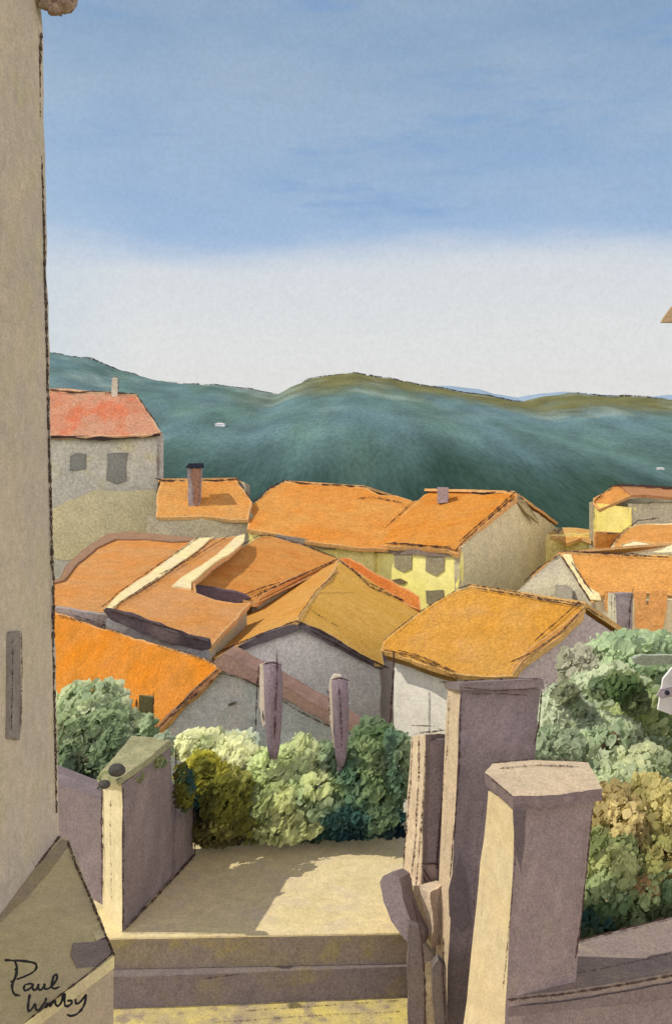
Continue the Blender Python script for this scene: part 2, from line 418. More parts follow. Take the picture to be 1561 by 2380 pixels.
wallq('rear_wall', b0+V((.2, -.2, -.2)), b1+V((-.2, -.2, -.2)), ZB, W(BEIGE, 56), t, amp=0)
panel('eave', [P(*q, 50.2) for q in ((640, 1242), (760, 1262), (880, 1274), (880, 1290), (820, 1284), (740, 1274), (640, 1254))], .25, W(((.36, .30, .22), (.33, .27, .22)), 50), t, amp=2)  # grey strip standing for the shade below the eaves
stroke('ridge', [rp.at(*q)+V((0, 0, .08)) for q in ((622, 1139), (658, 1120), (700, 1126), (850, 1134))], 1.8, t, .15)
stroke('verge', [rp.at(*q)+V((0, 0, .08)) for q in ((586, 1168), (604, 1160), (622, 1139), (650, 1124))], 2.2, t, .1)
stroke('ridge', [rp.at(*q)+V((0, 0, .08)) for q in ((826, 1162), (865, 1158), (935, 1172))], 2.2, t, .3)

# --- gabled house with orange roof, yellow front
t = thing('gabled_house', 'orange-roofed gabled house with yellow front wall and broad beige gable end', 'house', P(1060, 1420, 47)+V((0, 0, -4)))
rL, rR = P(985, 1141, 56), P(1193, 1147, 51.5); eL, eR = P(868, 1268, 49.3), P(1062, 1281, 45.2)
rp = Pl(eL, eR, rR)
panel('roof', [rp.at(*q) for q in ((868, 1268), (905, 1228), (950, 1182), (985, 1150), (1010, 1141), (1060, 1143), (1120, 1150), (1170, 1145), (1198, 1146), (1200, 1156), (1120, 1222), (1068, 1268), (1062, 1288), (1040, 1278), (960, 1270))], .22, wash((0.594, 0.223, 0.030), (0.558, 0.260, 0.060), 50, c3=(0.540, 0.186, 0.025)), t)
bR = mirror(rR, eR); bL = mirror(rL, eL)
panel('roof', [rL, rR, bR, bL], .15, W(ORANGE, 53), t)
q = vplane(eL+V((.1, .35, 0)), eR+V((.1, .35, 0)))
fw = [q.at(x, y) for x, y in ((700, 1255), (868, 1270), (1066, 1284), (1074, 1300))]
for v in fw: v.z = min(v.z, .2)
panel('front_wall', [fw[0], fw[1], fw[2], V((fw[2].x, fw[2].y, ZB)), V((fw[0].x, fw[0].y, ZB))], .3, wash((.95, .86, .26), (.93, .84, .34), 48, edge=.1, grain=.1), t)
GA = fw[2]+V((.04, -.02, .1)); GB = bR+V((0, 0, -.2))
wallq('gable_wall', GA, GB, ZB, wash((.68, .60, .36), (.63, .56, .36), 50), t, apex=rR+V((0, -.05, -.18)), amp=1.6)  # gable duller than the front wall, its shade put into the colour
wallq('rear_wall', bL+V((0, 0, -.2)), GB, ZB, W(BEIGE, 50), t, amp=0)
def fwin(pix, off=.06, c=((.42, .37, .22), (.36, .31, .21)), name='window'):
    panel(name, [q.at(*p)+q.n*off for p in pix], off-.01 if off > .02 else .01, W(c, 47), t, amp=1.2, inset=0)
fwin(((918, 1280), (958, 1282), (957, 1322), (938, 1330), (917, 1318)))
fwin(((991, 1284), (1034, 1286), (1032, 1325), (1014, 1338), (990, 1326)))
fwin(((909, 1348), (930, 1344), (946, 1352), (938, 1358), (912, 1357)), c=((.26, .20, .10), (.24, .18, .10)), name='vent')
fwin(((990, 1372), (1030, 1371), (1032, 1390), (1014, 1406), (992, 1402)), c=((.30, .26, .16), (.28, .24, .16)))
fwin(((870, 1268), (1064, 1284), (1066, 1294), (1000, 1293), (930, 1288), (870, 1284)), off=.1, c=((.30, .23, .18), (.26, .20, .17)), name='eave')  # shadow beneath the roof edge, painted on the wall as a dark strip
block('chimney', [P(1016, 1170, 53), P(1040, 1168, 53), P(1042, 1165, 53.8), P(1018, 1165, 53.8)], [P(1015, 1134, 53), P(1040, 1133, 53), P(1042, 1133, 53.8), P(1017, 1133, 53.8)], [W(LILAC, 53)], t, cuts=4, amp=.03)
up = V((0, -.08, .08))
stroke('verge', [[rp.at(*p)+up for p in ((1194, 1147), (1150, 1190), (1100, 1232), (1066, 1262))], [rp.at(*p)+up for p in ((1196, 1156), (1120, 1222), (1066, 1272), (1058, 1284))]], 2.4, t, .15)
stroke('verge', [rp.at(*p)+up for p in ((986, 1142), (940, 1186), (888, 1236))], 1.4, t, .2)
stroke('gutter', [[rp.at(*p)+up for p in ((895, 1266), (960, 1268), (1030, 1276), (1066, 1284))], [rp.at(*p)+up for p in ((910, 1264), (990, 1272), (1050, 1275))]], 2.2, t, .1)
stroke('ridge', [rp.at(*p)+up for p in ((985, 1146), (1060, 1142), (1120, 1150), (1170, 1144), (1198, 1147))], 1.9, t, .15)
panel('verge', [rR+V((0, 0, .1)), P(1215, 1160, 52), P(1248, 1205, 53.5), P(1252, 1216, 53.5), P(1225, 1196, 52.5), P(1196, 1158, 51.5)], .15, W(((.50, .43, .22), (.48, .38, .22)), 53), t, amp=2)
stroke('verge_edge', [P(1200, 1150, 51.4), P(1222, 1168, 52), P(1250, 1208, 53.4)], 1.8, t, .3)

# --- small yellow annexe on the right
t = thing('yellow_annexe', 'small low yellow house with a wavy orange roof against the dark green hill foot', 'house', P(1330, 1300, 56)+V((0, 0, -5)))
wallq('front_wall', P(1255, 1243, 56), P(1384, 1240, 55), ZB, W(YEL, 56, edge=.1), t)
wallq('rear_wall', P(1262, 1238, 60), P(1390, 1232, 60), ZB, W(YEL, 56), t, amp=0)
rp = Pl(P(1290, 1250, 55.2), P(1380, 1250, 55), P(1330, 1226, 58))
panel('roof', [rp.at(*p) for p in ((1262, 1225), (1284, 1233), (1296, 1240), (1305, 1226), (1340, 1227), (1384, 1233), (1384, 1244), (1372, 1256), (1350, 1250), (1315, 1262), (1290, 1248), (1264, 1242))], .2, wash((0.594, 0.279, 0.068), (.70, .45, .16), 56), t)
stroke('ridge', [rp.at(*p)+V((0, 0, .06)) for p in ((1262, 1222), (1285, 1232), (1296, 1240))], 1.6, t, .25)

# --- yellow house, right edge
t = thing('hip_roofed_house', 'yellow house at the right edge under a dark-ridged orange hip roof', 'house', P(1470, 1300, 52)+V((0, 0, -5)))
c0, c1 = P(1379, 1165, 54.0), P(1466, 1180, 50.5); c2 = P(1800, 1168, 54)
wallq('side_wall', c0+V((0, 0, -.1)), c1, ZB, wash((.86, .72, .20), (.84, .72, .26), 52, edge=.1, grain=.12), t)
wallq('front_wall', c1+V((.02, 0, .2)), c2+V((0, 0, .2)), ZB, wash((.50, .44, .30), (.46, .41, .28), 52), t)  # front wall carries shade in its colour, side wall is sunlit yellow
wallq('rear_wall', c0+V((.1, .4, -.1)), c0+V((9, 8, 0)), ZB, W(BEIGE, 52), t, amp=0)
panel('roof', [P(1376, 1172, 53.9), P(1377, 1158, 54.1), P(1400, 1146, 54.3), P(1424, 1130, 55), P(1450, 1131, 55), P(1468, 1150, 50.4), P(1440, 1162, 51.3), P(1410, 1176, 52.6), P(1388, 1184, 53.4)], .15, W(((0.594, 0.279, 0.085), (0.558, 0.242, 0.060)), 52), t, amp=1)
panel('roof', [P(1440, 1130, 55.2), P(1600, 1136, 56), P(1800, 1140, 57), P(1800, 1162, 53.6), P(1561, 1156, 51), P(1500, 1150, 50.2), P(1464, 1151, 50.2)], .15, W(((0.450, 0.223, 0.093), (.46, .22, .10)), 52), t, amp=1)
stroke('ridge', [[P(1410, 1131, 54.8), P(1450, 1127, 54.8), P(1500, 1131, 54.8), P(1570, 1136, 55), P(1700, 1139, 56)], [P(1425, 1126, 54.9), P(1500, 1129, 54.9), P(1570, 1134, 55)]], 2.6, t, .0)
stroke('verge', [P(1378, 1168, 53.8), P(1398, 1148, 54), P(1424, 1132, 54.6)], 1.7, t, .2)
stroke('corner_edge', [[P(1379, 1170, 53.8), P(1381, 1280, 53.8)], [P(1450, 1140, 50.9), P(1447, 1180, 50.9)]], 1.4, t, .35)

# --- orange-roofed house below it
t = thing('stepped_house', 'orange roof with a pale cream lower edge under the yellow house at right', 'house', P(1500, 1320, 47)+V((0, 0, -4)))
rp = Pl(P(1412, 1284, 45), P(1600, 1284, 44.5), P(1500, 1215, 49))
panel('roof', [rp.at(*p) for p in ((1412, 1284), (1430, 1256), (1450, 1234), (1475, 1220), (1600, 1214), (1750, 1214), (1750, 1284), (1550, 1284))], .15, wash((.80, .72, .46), (.82, .70, .38), 46, edge=.1), t)
panel('roof_tiles', [rp.at(*p)+rp.n*.05 for p in ((1424, 1278), (1432, 1252), (1452, 1232), (1480, 1222), (1600, 1220), (1750, 1220), (1750, 1266), (1561, 1264), (1520, 1266), (1470, 1258), (1445, 1266), (1434, 1280))], .04, wash((0.612, 0.307, 0.085), (0.594, 0.260, 0.068), 46), t, amp=2.2)
panel('side_roof', [P(*p, 48) for p in ((1382, 1236), (1438, 1239), (1452, 1236), (1412, 1284), (1382, 1284))], .2, W(((0.576, 0.270, 0.068), (0.540, 0.242, 0.051)), 48), t)
wallq('front_wall', P(1385, 1280, 46), P(1750, 1280, 45.5), ZB, W(CREAM, 46), t)
wallq('rear_wall', P(1385, 1240, 51), P(1750, 1240, 51), ZB, W(CREAM, 46), t, amp=0)
stroke('verge', [rp.at(*p)+V((0, -.1, .1)) for p in ((1410, 1282), (1430, 1256), (1448, 1236), (1480, 1214), (1530, 1208))], 2.3, t, .2)
stroke('flashing', [P(1384, 1236, 47.8), P(1415, 1240, 47.8), P(1440, 1239, 47.8)], 1.5, t, .2)

# --- small beige gable house with orange roof at right
t = thing('beige_gable_house', 'beige gable house with one dim window and a long orange roof', 'house', P(1400, 1460, 42)+V((0, 0, -4)))
ap = P(1299, 1289, 42)
gl, gr = P(1180, 1390, 41.5), P(1374, 1404, 38.6)
gp = Pl(gl, gr, ap)
wallq('gable_wall', gl, gr, ZB, wash((.48, .43, .29), (.43, .38, .29), 42), t, apex=ap, amp=1.2)
rp = Pl(ap, gr, P(1600, 1292, 40.5))
panel('roof', [rp.at(*p) for p in ((1300, 1286), (1400, 1288), (1600, 1292), (1800, 1292), (1800, 1386), (1561, 1384), (1520, 1378), (1460, 1380), (1400, 1382), (1372, 1402), (1340, 1350))], .15, wash((0.612, 0.307, 0.085), (0.594, 0.270, 0.068), 41), t, amp=1.4)
lb = mirror(ap, gr); panel('roof', [ap, ap+V((7, 4, 0)), lb+V((7, 4, 0)), lb], .12, W(ORANGE, 42), t)
fp = (P(1374, 1398, 38.9), P(1800, 1390, 36.4))
wallq('front_wall', fp[0], fp[1], ZB, wash((.84, .74, .42), (.82, .72, .50), 41, edge=.1, grain=.14), t)
wallq('rear_wall', lb+V((.3, .3, -.2)), lb+V((7, 4, -.2)), ZB, W(BEIGE, 42), t, amp=0)
fpl = vplane(*fp)
for nm, pix in (('shutter', ((1404, 1372), (1436, 1372), (1434, 1412), (1424, 1426), (1406, 1418))),
                ('shutter', ((1472, 1372), (1500, 1372), (1500, 1404), (1506, 1404), (1512, 1372), (1552, 1372), (1546, 1430), (1536, 1474), (1522, 1482), (1480, 1466)))):
    panel(nm, [fpl.at(*p)+fpl.n*.18 for p in pix], .12, wash((.80, .40, .14), (.78, .36, .11), 41, edge=0), t, amp=1.6)
panel('window', [gp.at(*p)+gp.n*.05 for p in ((1291, 1361), (1316, 1362), (1330, 1370), (1330, 1402), (1292, 1398))], .04, W(((.30, .27, .20), (.26, .23, .19)), 41), t, amp=2)
stroke('verge', [[gp.at(*p)+V((0, -.12, 0)) for p in ((1214, 1352), (1250, 1318), (1299, 1288))], [gp.at(*p)+V((0, -.12, 0)) for p in ((1302, 1290), (1330, 1334), (1368, 1394))], [gp.at(*p)+V((.1, -.12, .1)) for p in ((1320, 1310), (1345, 1350), (1366, 1380))]], 2.0, t, .1)
stroke('ridge', [[rp.at(*p)+V((0, -.1, .1)) for p in ((1300, 1285), (1400, 1288), (1490, 1293))], [rp.at(*p)+V((0, -.1, .1)) for p in ((1350, 1289), (1450, 1294), (1555, 1300))]], 1.9, t, .15)
panel('verge_tiles', [rp.at(*p)+rp.n*.06 for p in ((1306, 1290), (1326, 1291), (1334, 1316), (1362, 1362), (1392, 1382), (1396, 1398), (1370, 1396), (1338, 1346))], .05, wash((.80, .70, .38), (.78, .62, .30), 41, edge=.05), t, amp=1.5)

t = thing('square_chimney', 'lilac square chimney with a left face painted sunlit cream in front of the orange shutters', 'chimney', P(1440, 1475, 36))
block('stack', [P(1410, 1440, 36.6), P(1432, 1450, 36), P(1468, 1470, 36), P(1446, 1440, 36.8)][0:4], [P(1412, 1378, 36.6), P(1428, 1380, 36), P(1470, 1378, 36), P(1450, 1376, 36.8)], [W(LILAC, 36), W(((.78, .72, .50), (.7, .66, .5)), 36)], t, mi=[1, 0, 0, 0, 0, 0], cuts=4, amp=.02)  # cream left face is painted sunlight, lilac faces painted shade
block('footing', [V((p.x, p.y, ZB)) for p in (P(1410, 1440, 36.6), P(1432, 1450, 36), P(1468, 1470, 36), P(1446, 1440, 36.8))], [P(1410, 1440, 36.6), P(1432, 1450, 36), P(1468, 1470, 36), P(1446, 1440, 36.8)], [W(LILAC, 36)], t, cuts=3, amp=.01)
stroke('edge', [[P(1428, 1378, 35.9), P(1426, 1440, 35.9)], [P(1420, 1384, 35.9), P(1420, 1440, 35.9)]], 1.6, t, .35)
stroke('edge', [[P(1471, 1362, 35.9), P(1464, 1400, 35.9), P(1460, 1466, 35.9)]], 2.2, t, .15)

# ================================================================== MIDDLE ROOFS
# --- left broad roof
t = thing('broad_roof_house', 'house with broad pale orange roof spreading out beside the big left wall', 'house', P(280, 1500, 36)+V((0, 0, -5)))
rp = Pl(P(130, 1412, 33), P(240, 1424, 32.5), P(350, 1248, 46))
panel('roof', [rp.at(*p) for p in ((90, 1345), (138, 1350), (175, 1308), (225, 1268), (262, 1252), (340, 1256), (400, 1254), (470, 1256), (420, 1290), (300, 1372), (242, 1422), (200, 1424), (150, 1414), (90, 1408))], .2, wash((0.612, 0.260, 0.068), (0.576, 0.298, 0.111), 38), t)
panel('wall_foot_shade', [rp.at(*p)+rp.n*.07 for p in ((100, 1350), (138, 1350), (150, 1322), (190, 1282), (250, 1244), (300, 1238), (380, 1246), (470, 1254), (470, 1260), (400, 1262), (340, 1256), (270, 1256), (225, 1276), (178, 1318), (150, 1352), (100, 1366))], .06, W(((.34, .20, .11), (.32, .20, .13)), 40), t, amp=1.5)  # shadow at the tall wall's foot, painted as a brown strip
wallq('front_wall', rp.at(90, 1408)+V((0, .2, -.1)), rp.at(242, 1422)+V((0, .2, -.1)), ZB, W(BLUEG, 33), t)
wallq('rear_wall', rp.at(120, 1350)+V((0, .4, -.3)), rp.at(300, 1262)+V((0, .4, -.3)), ZB, W(BEIGE, 42), t, amp=0)
wallq('rear_wall', rp.at(300, 1262)+V((0, .4, -.3)), rp.at(470, 1262)+V((0, .4, -.3)), ZB, W(BEIGE, 42), t, amp=0)
stroke('eave_edge', [rp.at(*p)+V((0, -.08, .05)) for p in ((128, 1412), (180, 1418), (230, 1436))], 1.6, t, .3)
panel('eave', [P(*p, 31.8) for p in ((128, 1412), (240, 1428), (300, 1452), (400, 1484), (480, 1506), (478, 1522), (400, 1508), (300, 1478), (200, 1450), (128, 1426))], .3, wash((.50, .44, .42), (.46, .38, .30), 32), t, amp=2)

# --- lower middle roof with its parapet strips
t = thing('parapet_roof_house', 'pale orange roof crossed by two cream parapet strips, dark eave in front', 'house', P(420, 1560, 31)+V((0, 0, -4)))
rp = Pl(P(250, 1415, 31), P(485, 1503, 28.5), P(545, 1248, 44))
panel('roof', [rp.at(*p) for p in ((246, 1412), (330, 1350), (420, 1290), (480, 1254), (566, 1244), (560, 1266), (500, 1312), (452, 1352), (456, 1378), (500, 1394), (548, 1402), (582, 1400), (540, 1446), (486, 1506), (400, 1470), (300, 1432))], .2, wash((0.594, 0.270, 0.076), (0.576, 0.298, 0.119), 33), t)
for pix in (((240, 1420), (280, 1382), (380, 1312), (455, 1254), (498, 1250), (470, 1274), (360, 1352), (280, 1402), (262, 1420)),
            ((398, 1366), (420, 1346), (470, 1316), (520, 1278), (550, 1250), (568, 1244), (566, 1262), (545, 1280), (490, 1318), (444, 1356), (444, 1372))):
    panel('parapet', [rp.at(*p)+rp.n*.07 for p in pix], .07, wash((.84, .72, .36), (.80, .68, .40), 34, edge=.12, grain=.15), t, amp=1.6)
panel('eave', [P(*p, 28.2) for p in ((240, 1418), (300, 1430), (400, 1468), (484, 1490), (488, 1508), (470, 1512), (400, 1496), (320, 1468), (256, 1440))], .4, wash((.13, .10, .11), (.10, .075, .08), 28, c3=(.22, .17, .15)), t, amp=2.4)  # dark band carries the eaves shade in its colour
wallq('front_wall', P(246, 1440, 28.7), P(480, 1510, 28.2), ZB, W(BLUEG, 28), t)
wallq('rear_wall', rp.at(300, 1270)+V((0, 1, -2.2)), rp.at(600, 1262)+V((0, .3, -.8)), ZB, W(BEIGE, 42), t, amp=0)
wallq('side_wall', rp.at(482, 1500)+V((0, .3, -.25)), rp.at(572, 1404)+V((0, .3, -.25)), ZB, W(BEIGE, 31), t, amp=0)
up = V((0, -.08, .06)); k = rp.n*.085
stroke('parapet_joint', [[rp.at(*p)+k for p in ((236, 1418), (278, 1380), (350, 1330), (460, 1254))], [rp.at(*p)+k for p in ((262, 1418), (330, 1372), (370, 1346))]], 2.0, t, .25)
stroke('parapet_joint', [[rp.at(*p)+k for p in ((300, 1398), (400, 1330), (500, 1256))], [rp.at(*p)+k for p in ((370, 1340), (440, 1306), (530, 1250))]], 2.0, t, .3)
stroke('gutter', [[P(*p, 28.1) for p in ((244, 1414), (320, 1440), (420, 1466))], [P(*p, 28.1) for p in ((300, 1432), (400, 1462), (480, 1492))]], 2.0, t, .1)
stroke('wall_edge', [[P(*p, 31.6) for p in ((226, 1440), (300, 1466), (400, 1496), (470, 1510))], [P(*p, 31.6) for p in ((170, 1430), (300, 1470), (430, 1504))]], 2.4, t, .3)

# --- upper middle roof
t = thing('upper_roof_house', 'orange roof with a short violet eave tucked behind the central gable house', 'house', P(620, 1480, 37)+V((0, 0, -4)))
rp = Pl(P(448, 1362, 37), P(575, 1394, 36.6), P(620, 1246, 47))
panel('roof', [rp.at(*p) for p in ((448, 1362), (480, 1338), (560, 1272), (598, 1250), (625, 1246), (700, 1266), (790, 1300), (770, 1320), (690, 1350), (620, 1384), (600, 1400), (572, 1396), (500, 1376))], .2, wash((0.594, 0.251, 0.060), (0.576, 0.279, 0.076), 37, c3=(0.540, 0.205, 0.043)), t)
panel('eave', [P(*p, 36.5) for p in ((442, 1362), (500, 1368), (578, 1390), (572, 1402), (548, 1404), (500, 1396), (452, 1382))], .4, wash((.17, .12, .14), (.14, .10, .11), 32), t, amp=2.4)  # violet band, coloured as the shadow under the roof edge
wallq('front_wall', P(452, 1372, 37), P(570, 1400, 36.9), ZB, W(BLUEG, 32), t)
wallq('side_wall', P(785, 1310, 44.5), P(600, 1404, 37.2), ZB, W(BEIGE, 35), t, amp=0)
wallq('rear_wall', rp.at(605, 1252)+V((0, .2, -.25)), rp.at(785, 1302)+V((0, .2, -.25)), ZB, W(BEIGE, 40), t, amp=0)
stroke('ridge', [rp.at(*p)+up for p in ((560, 1270), (600, 1248), (630, 1246), (700, 1266), (788, 1300))], 2.3, t, .25)
stroke('verge', [[rp.at(*p)+up for p in ((575, 1396), (640, 1366), (720, 1330), (785, 1302))], [rp.at(*p)+up for p in ((560, 1388), (600, 1372), (650, 1356))], [rp.at(*p)+up for p in ((448, 1362), (490, 1330), (560, 1276))]], 2.3, t, .18)
panel('verge_tiles', [rp.at(*p)+rp.n*.05 for p in ((600, 1392), (660, 1352), (740, 1322), (780, 1308), (740, 1336), (660, 1372), (600, 1402))], .05, W(((0.495, 0.186, 0.043), (0.450, 0.149, 0.043)), 36), t, amp=1.4)

# --- central gable house
t = thing('central_gable_house', 'central ochre-roofed house showing a wide blue-grey gable to the viewer', 'house', P(690, 1700, 30)+V((0, 0, -2)))
apx, rbk = P(690, 1440, 30), P(785, 1308, 42.6); lfe, rfe = P(474, 1532, 29.8), P(892, 1546, 30.3)
rp = Pl(apx, rbk, lfe)
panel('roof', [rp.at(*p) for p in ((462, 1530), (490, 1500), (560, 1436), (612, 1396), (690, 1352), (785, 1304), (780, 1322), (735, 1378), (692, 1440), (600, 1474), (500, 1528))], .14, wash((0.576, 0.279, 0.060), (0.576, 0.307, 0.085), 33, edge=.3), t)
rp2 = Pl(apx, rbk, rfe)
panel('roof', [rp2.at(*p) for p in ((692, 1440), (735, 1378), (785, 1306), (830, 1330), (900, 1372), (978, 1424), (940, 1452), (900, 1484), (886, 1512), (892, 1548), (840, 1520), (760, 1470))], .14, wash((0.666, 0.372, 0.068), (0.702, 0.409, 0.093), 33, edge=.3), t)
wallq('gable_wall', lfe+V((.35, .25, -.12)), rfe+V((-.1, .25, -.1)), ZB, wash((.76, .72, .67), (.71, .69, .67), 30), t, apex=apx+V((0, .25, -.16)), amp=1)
wallq('side_wall', rfe+V((-.15, .5, -.3)), rp2.at(965, 1432)+V((0, 0, -.3)), ZB, W(LILAC, 33), t, amp=0)
wallq('side_wall', lfe+V((.3, .5, -.3)), rp.at(612, 1400)+V((0, 0, -.3)), ZB, W(BEIGE, 33), t, amp=0)
bd = wash((.17, .145, .15), (.14, .115, .12), 30)  # board colour darkened to stand for shade under the verges
gp = vplane(lfe, rfe)
panel('bargeboard', [gp.at(*p)+gp.n*.1 for p in ((525, 1512), (610, 1474), (690, 1448), (700, 1452), (690, 1466), (640, 1482), (560, 1510))], .3, bd, t, amp=1.6)
panel('bargeboard', [gp.at(*p)+gp.n*.1 for p in ((690, 1444), (760, 1474), (840, 1522), (892, 1548), (884, 1556), (830, 1530), (750, 1488), (700, 1462))], .3, bd, t, amp=1.6)
stroke('verge', [[gp.at(*p)+gp.n*.14 for p in ((460, 1536), (520, 1508), (610, 1470), (690, 1440))], [gp.at(*p)+gp.n*.14 for p in ((684, 1440), (740, 1462), (790, 1490), (850, 1526), (905, 1552))], [gp.at(*p)+gp.n*.14 for p in ((720, 1462), (800, 1506), (860, 1540))]], 2.4, t, .12)
stroke('ridge', [rp.at(*p)+up for p in ((692, 1438), (735, 1376), (783, 1332))], 1.5, t, .15)
stroke('roof_seam', [rp2.at(*p)+up for p in ((712, 1412), (745, 1436), (790, 1462))], 1.3, t, .35)
stroke('rear_edge', [[rp2.at(*p)+up for p in ((792, 1306), (850, 1352), (920, 1390), (975, 1420))], [rp2.at(*p)+up for p in ((815, 1322), (860, 1366), (940, 1400))]], 2.6, t, .25)
stroke('side_eave', [rp2.at(*p)+V((0, -.05, .06)) for p in ((888, 1508), (905, 1480), (940, 1452), (975, 1430))], 1.6, t, .35)
stroke('wall_outline', [P(914, 1512, 27.6), P(914, 1560, 27.6), P(910, 1620, 27.6), P(905, 1690, 27.6)], 3.0, t, .1)  # dark drawn line at the house corner, built as a bead
stroke('roof_edge', [rp.at(*p)+up for p in ((478, 1510), (560, 1434), (612, 1394))], 1.8, t, .3)

# --- red-orange lean-to edge behind it
t = thing('lean_to_roof', 'narrow red-orange lean-to roof slanting down in front of the yellow wall', 'roof', P(900, 1450, 43.2)+V((0, 0, -3)))
lp = Pl(P(790, 1300, 43.5), P(975, 1384, 42), P(975, 1418, 41.5))
panel('roof', [lp.at(*p) for p in ((788, 1296), (812, 1296), (880, 1336), (950, 1370), (974, 1386), (977, 1418), (950, 1408), (880, 1366), (800, 1312))], .2, wash((0.594, 0.242, 0.060), (0.540, 0.158, 0.034), 43), t, amp=1.4)
panel('wall', [lp.at(800, 1314)+V((0, .3, 0)), lp.at(972, 1414)+V((0, .3, 0)), V((lp.at(972, 1414).x, 41.9, ZB)), V((lp.at(800, 1314).x, 43.6, ZB))], .25, W(YEL, 43), t, amp=0)

# --- right golden roof with white wall
t = thing('golden_roof_house', 'house with a large golden square roof and white wall behind the tall pillar', 'house', P(1120, 1720, 31)+V((0, 0, -2)))
rL, rR = Pz(1085, 1366, 1), Pz(1357, 1411, 1); eL, eR = Pz(888, 1512, -.6), Pz(1190, 1572, -.6)
rp = Pl(eL, eR, rR)
panel('roof', [rp.at(*p) for p in ((886, 1512), (892, 1488), (940, 1450), (1010, 1400), (1060, 1372), (1092, 1364), (1180, 1376), (1260, 1392), (1358, 1408), (1350, 1430), (1300, 1480), (1230, 1530), (1212, 1545), (1190, 1572), (1120, 1574), (1050, 1566), (990, 1546), (940, 1530))], .18, wash((0.558, 0.270, 0.043), (0.540, 0.288, 0.068), 33, c3=(0.522, 0.279, 0.085)), t)
bL, bR = mirror(rL, eL), mirror(rR, eR)
panel('roof', [rL, rR, bR, bL], .15, W(GOLD, 34), t)
fa, fb = eL+V((.35, .2, -.15)), eR+V((-.1, .3, -.15))
wallq('front_wall', fa, fb, ZB, wash((.93, .90, .80), (.93, .87, .74), 32, edge=.05, grain=.12), t)
wallq('gable_wall', fb+V((.02, -.02, 0)), bR+V((0, 0, -.2)), ZB, wash((.50, .41, .39), (.46, .39, .38), 32), t, apex=rR+V((0, -.05, -.15)), amp=1)  # gable shade mixed into the lilac, front wall kept sunlit white
wallq('rear_wall', bL+V((0, 0, -.3)), bR+V((0, 0, -.3)), ZB, W(BEIGE, 34), t, amp=0)
ep = vplane(eL, eR)
panel('eave', [rp.at(*p)+V((0, -.06, -.03)) for p in ((892, 1508), (960, 1524), (1040, 1556), (1060, 1572), (1000, 1556), (930, 1530), (894, 1520))], .2, W(((.35, .20, .06), (.30, .17, .05)), 32), t, amp=1.2)
stroke('gutter', [[rp.at(*p)+up for p in ((890, 1514), (950, 1526), (1020, 1554), (1060, 1566))], [rp.at(*p)+up for p in ((920, 1512), (980, 1530), (1050, 1562))]], 2.2, t, .2)
stroke('ridge', [[rp.at(*p)+up for p in ((1060, 1372), (1092, 1362), (1180, 1376), (1270, 1396), (1358, 1408))], [rp.at(*p)+up for p in ((1100, 1370), (1200, 1386), (1350, 1414))]], 2.4, t, .2)
stroke('verge', [[rp.at(*p)+up for p in ((1358, 1412), (1300, 1474), (1230, 1522), (1180, 1544))], [rp.at(*p)+up for p in ((1345, 1400), (1290, 1450), (1240, 1492))]], 2.2, t, .2)
panel('verge_tiles', [rp.at(*p)+rp.n*.05 for p in ((1356, 1418), (1330, 1452), (1270, 1496), (1215, 1538), (1192, 1570), (1190, 1552), (1230, 1510), (1300, 1460))], .06, W(((.48, .22, .05), (.44, .20, .05)), 32), t, amp=1.4)
stroke('verge', [rp.at(*p)+up for p in ((890, 1494), (940, 1450), (1010, 1402), (1060, 1374))], 1.9, t, .25)
stroke('back_verge', [P(1362, 1412, 26.7), P(1400, 1436, 27.2), P(1460, 1468, 28)], 2.6, t, .2)

# --- deep orange roof, near left, grey gable to the right
t = thing('deep_orange_house', 'near house with a deep orange roof and pale grey gable behind the left hedge', 'house', P(430, 1800, 24)+V((0, 0, -.5)))
ap = P(510, 1552, 24); rb = Pz(90, 1410, ap.z); le = P(352, 1708, 24.2)
rp = Pl(ap, rb, le)
panel('roof', [rp.at(*p) for p in ((90, 1412), (132, 1424), (200, 1446), (300, 1478), (400, 1508), (480, 1532), (512, 1552), (440, 1622), (400, 1660), (352, 1712), (330, 1760), (90, 1760))], .18, wash((0.594, 0.205, 0.017), (0.558, 0.223, 0.043), 26, c3=(0.468, 0.186, 0.025)), t)
rv = P(832, 1702, 23.2); gp = vplane(le, rv)
A = gp.at(356, 1716); B = gp.at(512, 1562); C2 = gp.at(830, 1708)
panel('gable_wall', [A+V((0, .2, 0)), B+V((0, .2, 0)), C2+V((0, .2, 0)), V((C2.x, C2.y+.2, -7.5)), V((A.x, A.y+.2, -7.5))], .25, wash((.47, .46, .43), (.43, .44, .43), 24, c3=(.52, .47, .42)), t, amp=1)
panel('bargeboard', [gp.at(*p) for p in ((496, 1536), (520, 1520), (600, 1560), (700, 1618), (790, 1668), (836, 1700), (824, 1706), (760, 1680), (660, 1624), (590, 1588), (520, 1560), (508, 1562))], .9, wash((.38, .24, .18), (.34, .22, .18), 24), t, amp=1.5)
panel('bargeboard', [gp.at(*p)+gp.n*.05 for p in ((508, 1548), (516, 1560), (470, 1604), (400, 1668), (356, 1716), (352, 1704), (400, 1650), (460, 1592))], .25, wash((.48, .20, .07), (.40, .20, .12), 24), t, amp=1.5)
stroke('verge', [[gp.at(*p)+gp.n*.1 for p in ((512, 1552), (460, 1596), (410, 1648), (356, 1706))], [gp.at(*p)+gp.n*.1 for p in ((510, 1562), (560, 1572), (600, 1590), (680, 1640), (750, 1678), (790, 1694))], [gp.at(*p)+gp.n*.1 for p in ((500, 1575), (450, 1620), (400, 1664))]], 2.4, t, .2)
stroke('wall_outline', [gp.at(*p)+gp.n*.12 for p in ((604, 1545), (600, 1600), (597, 1690), (594, 1776))], 2.6, t, .2)  # upright drawn line on the gable, built as a bead
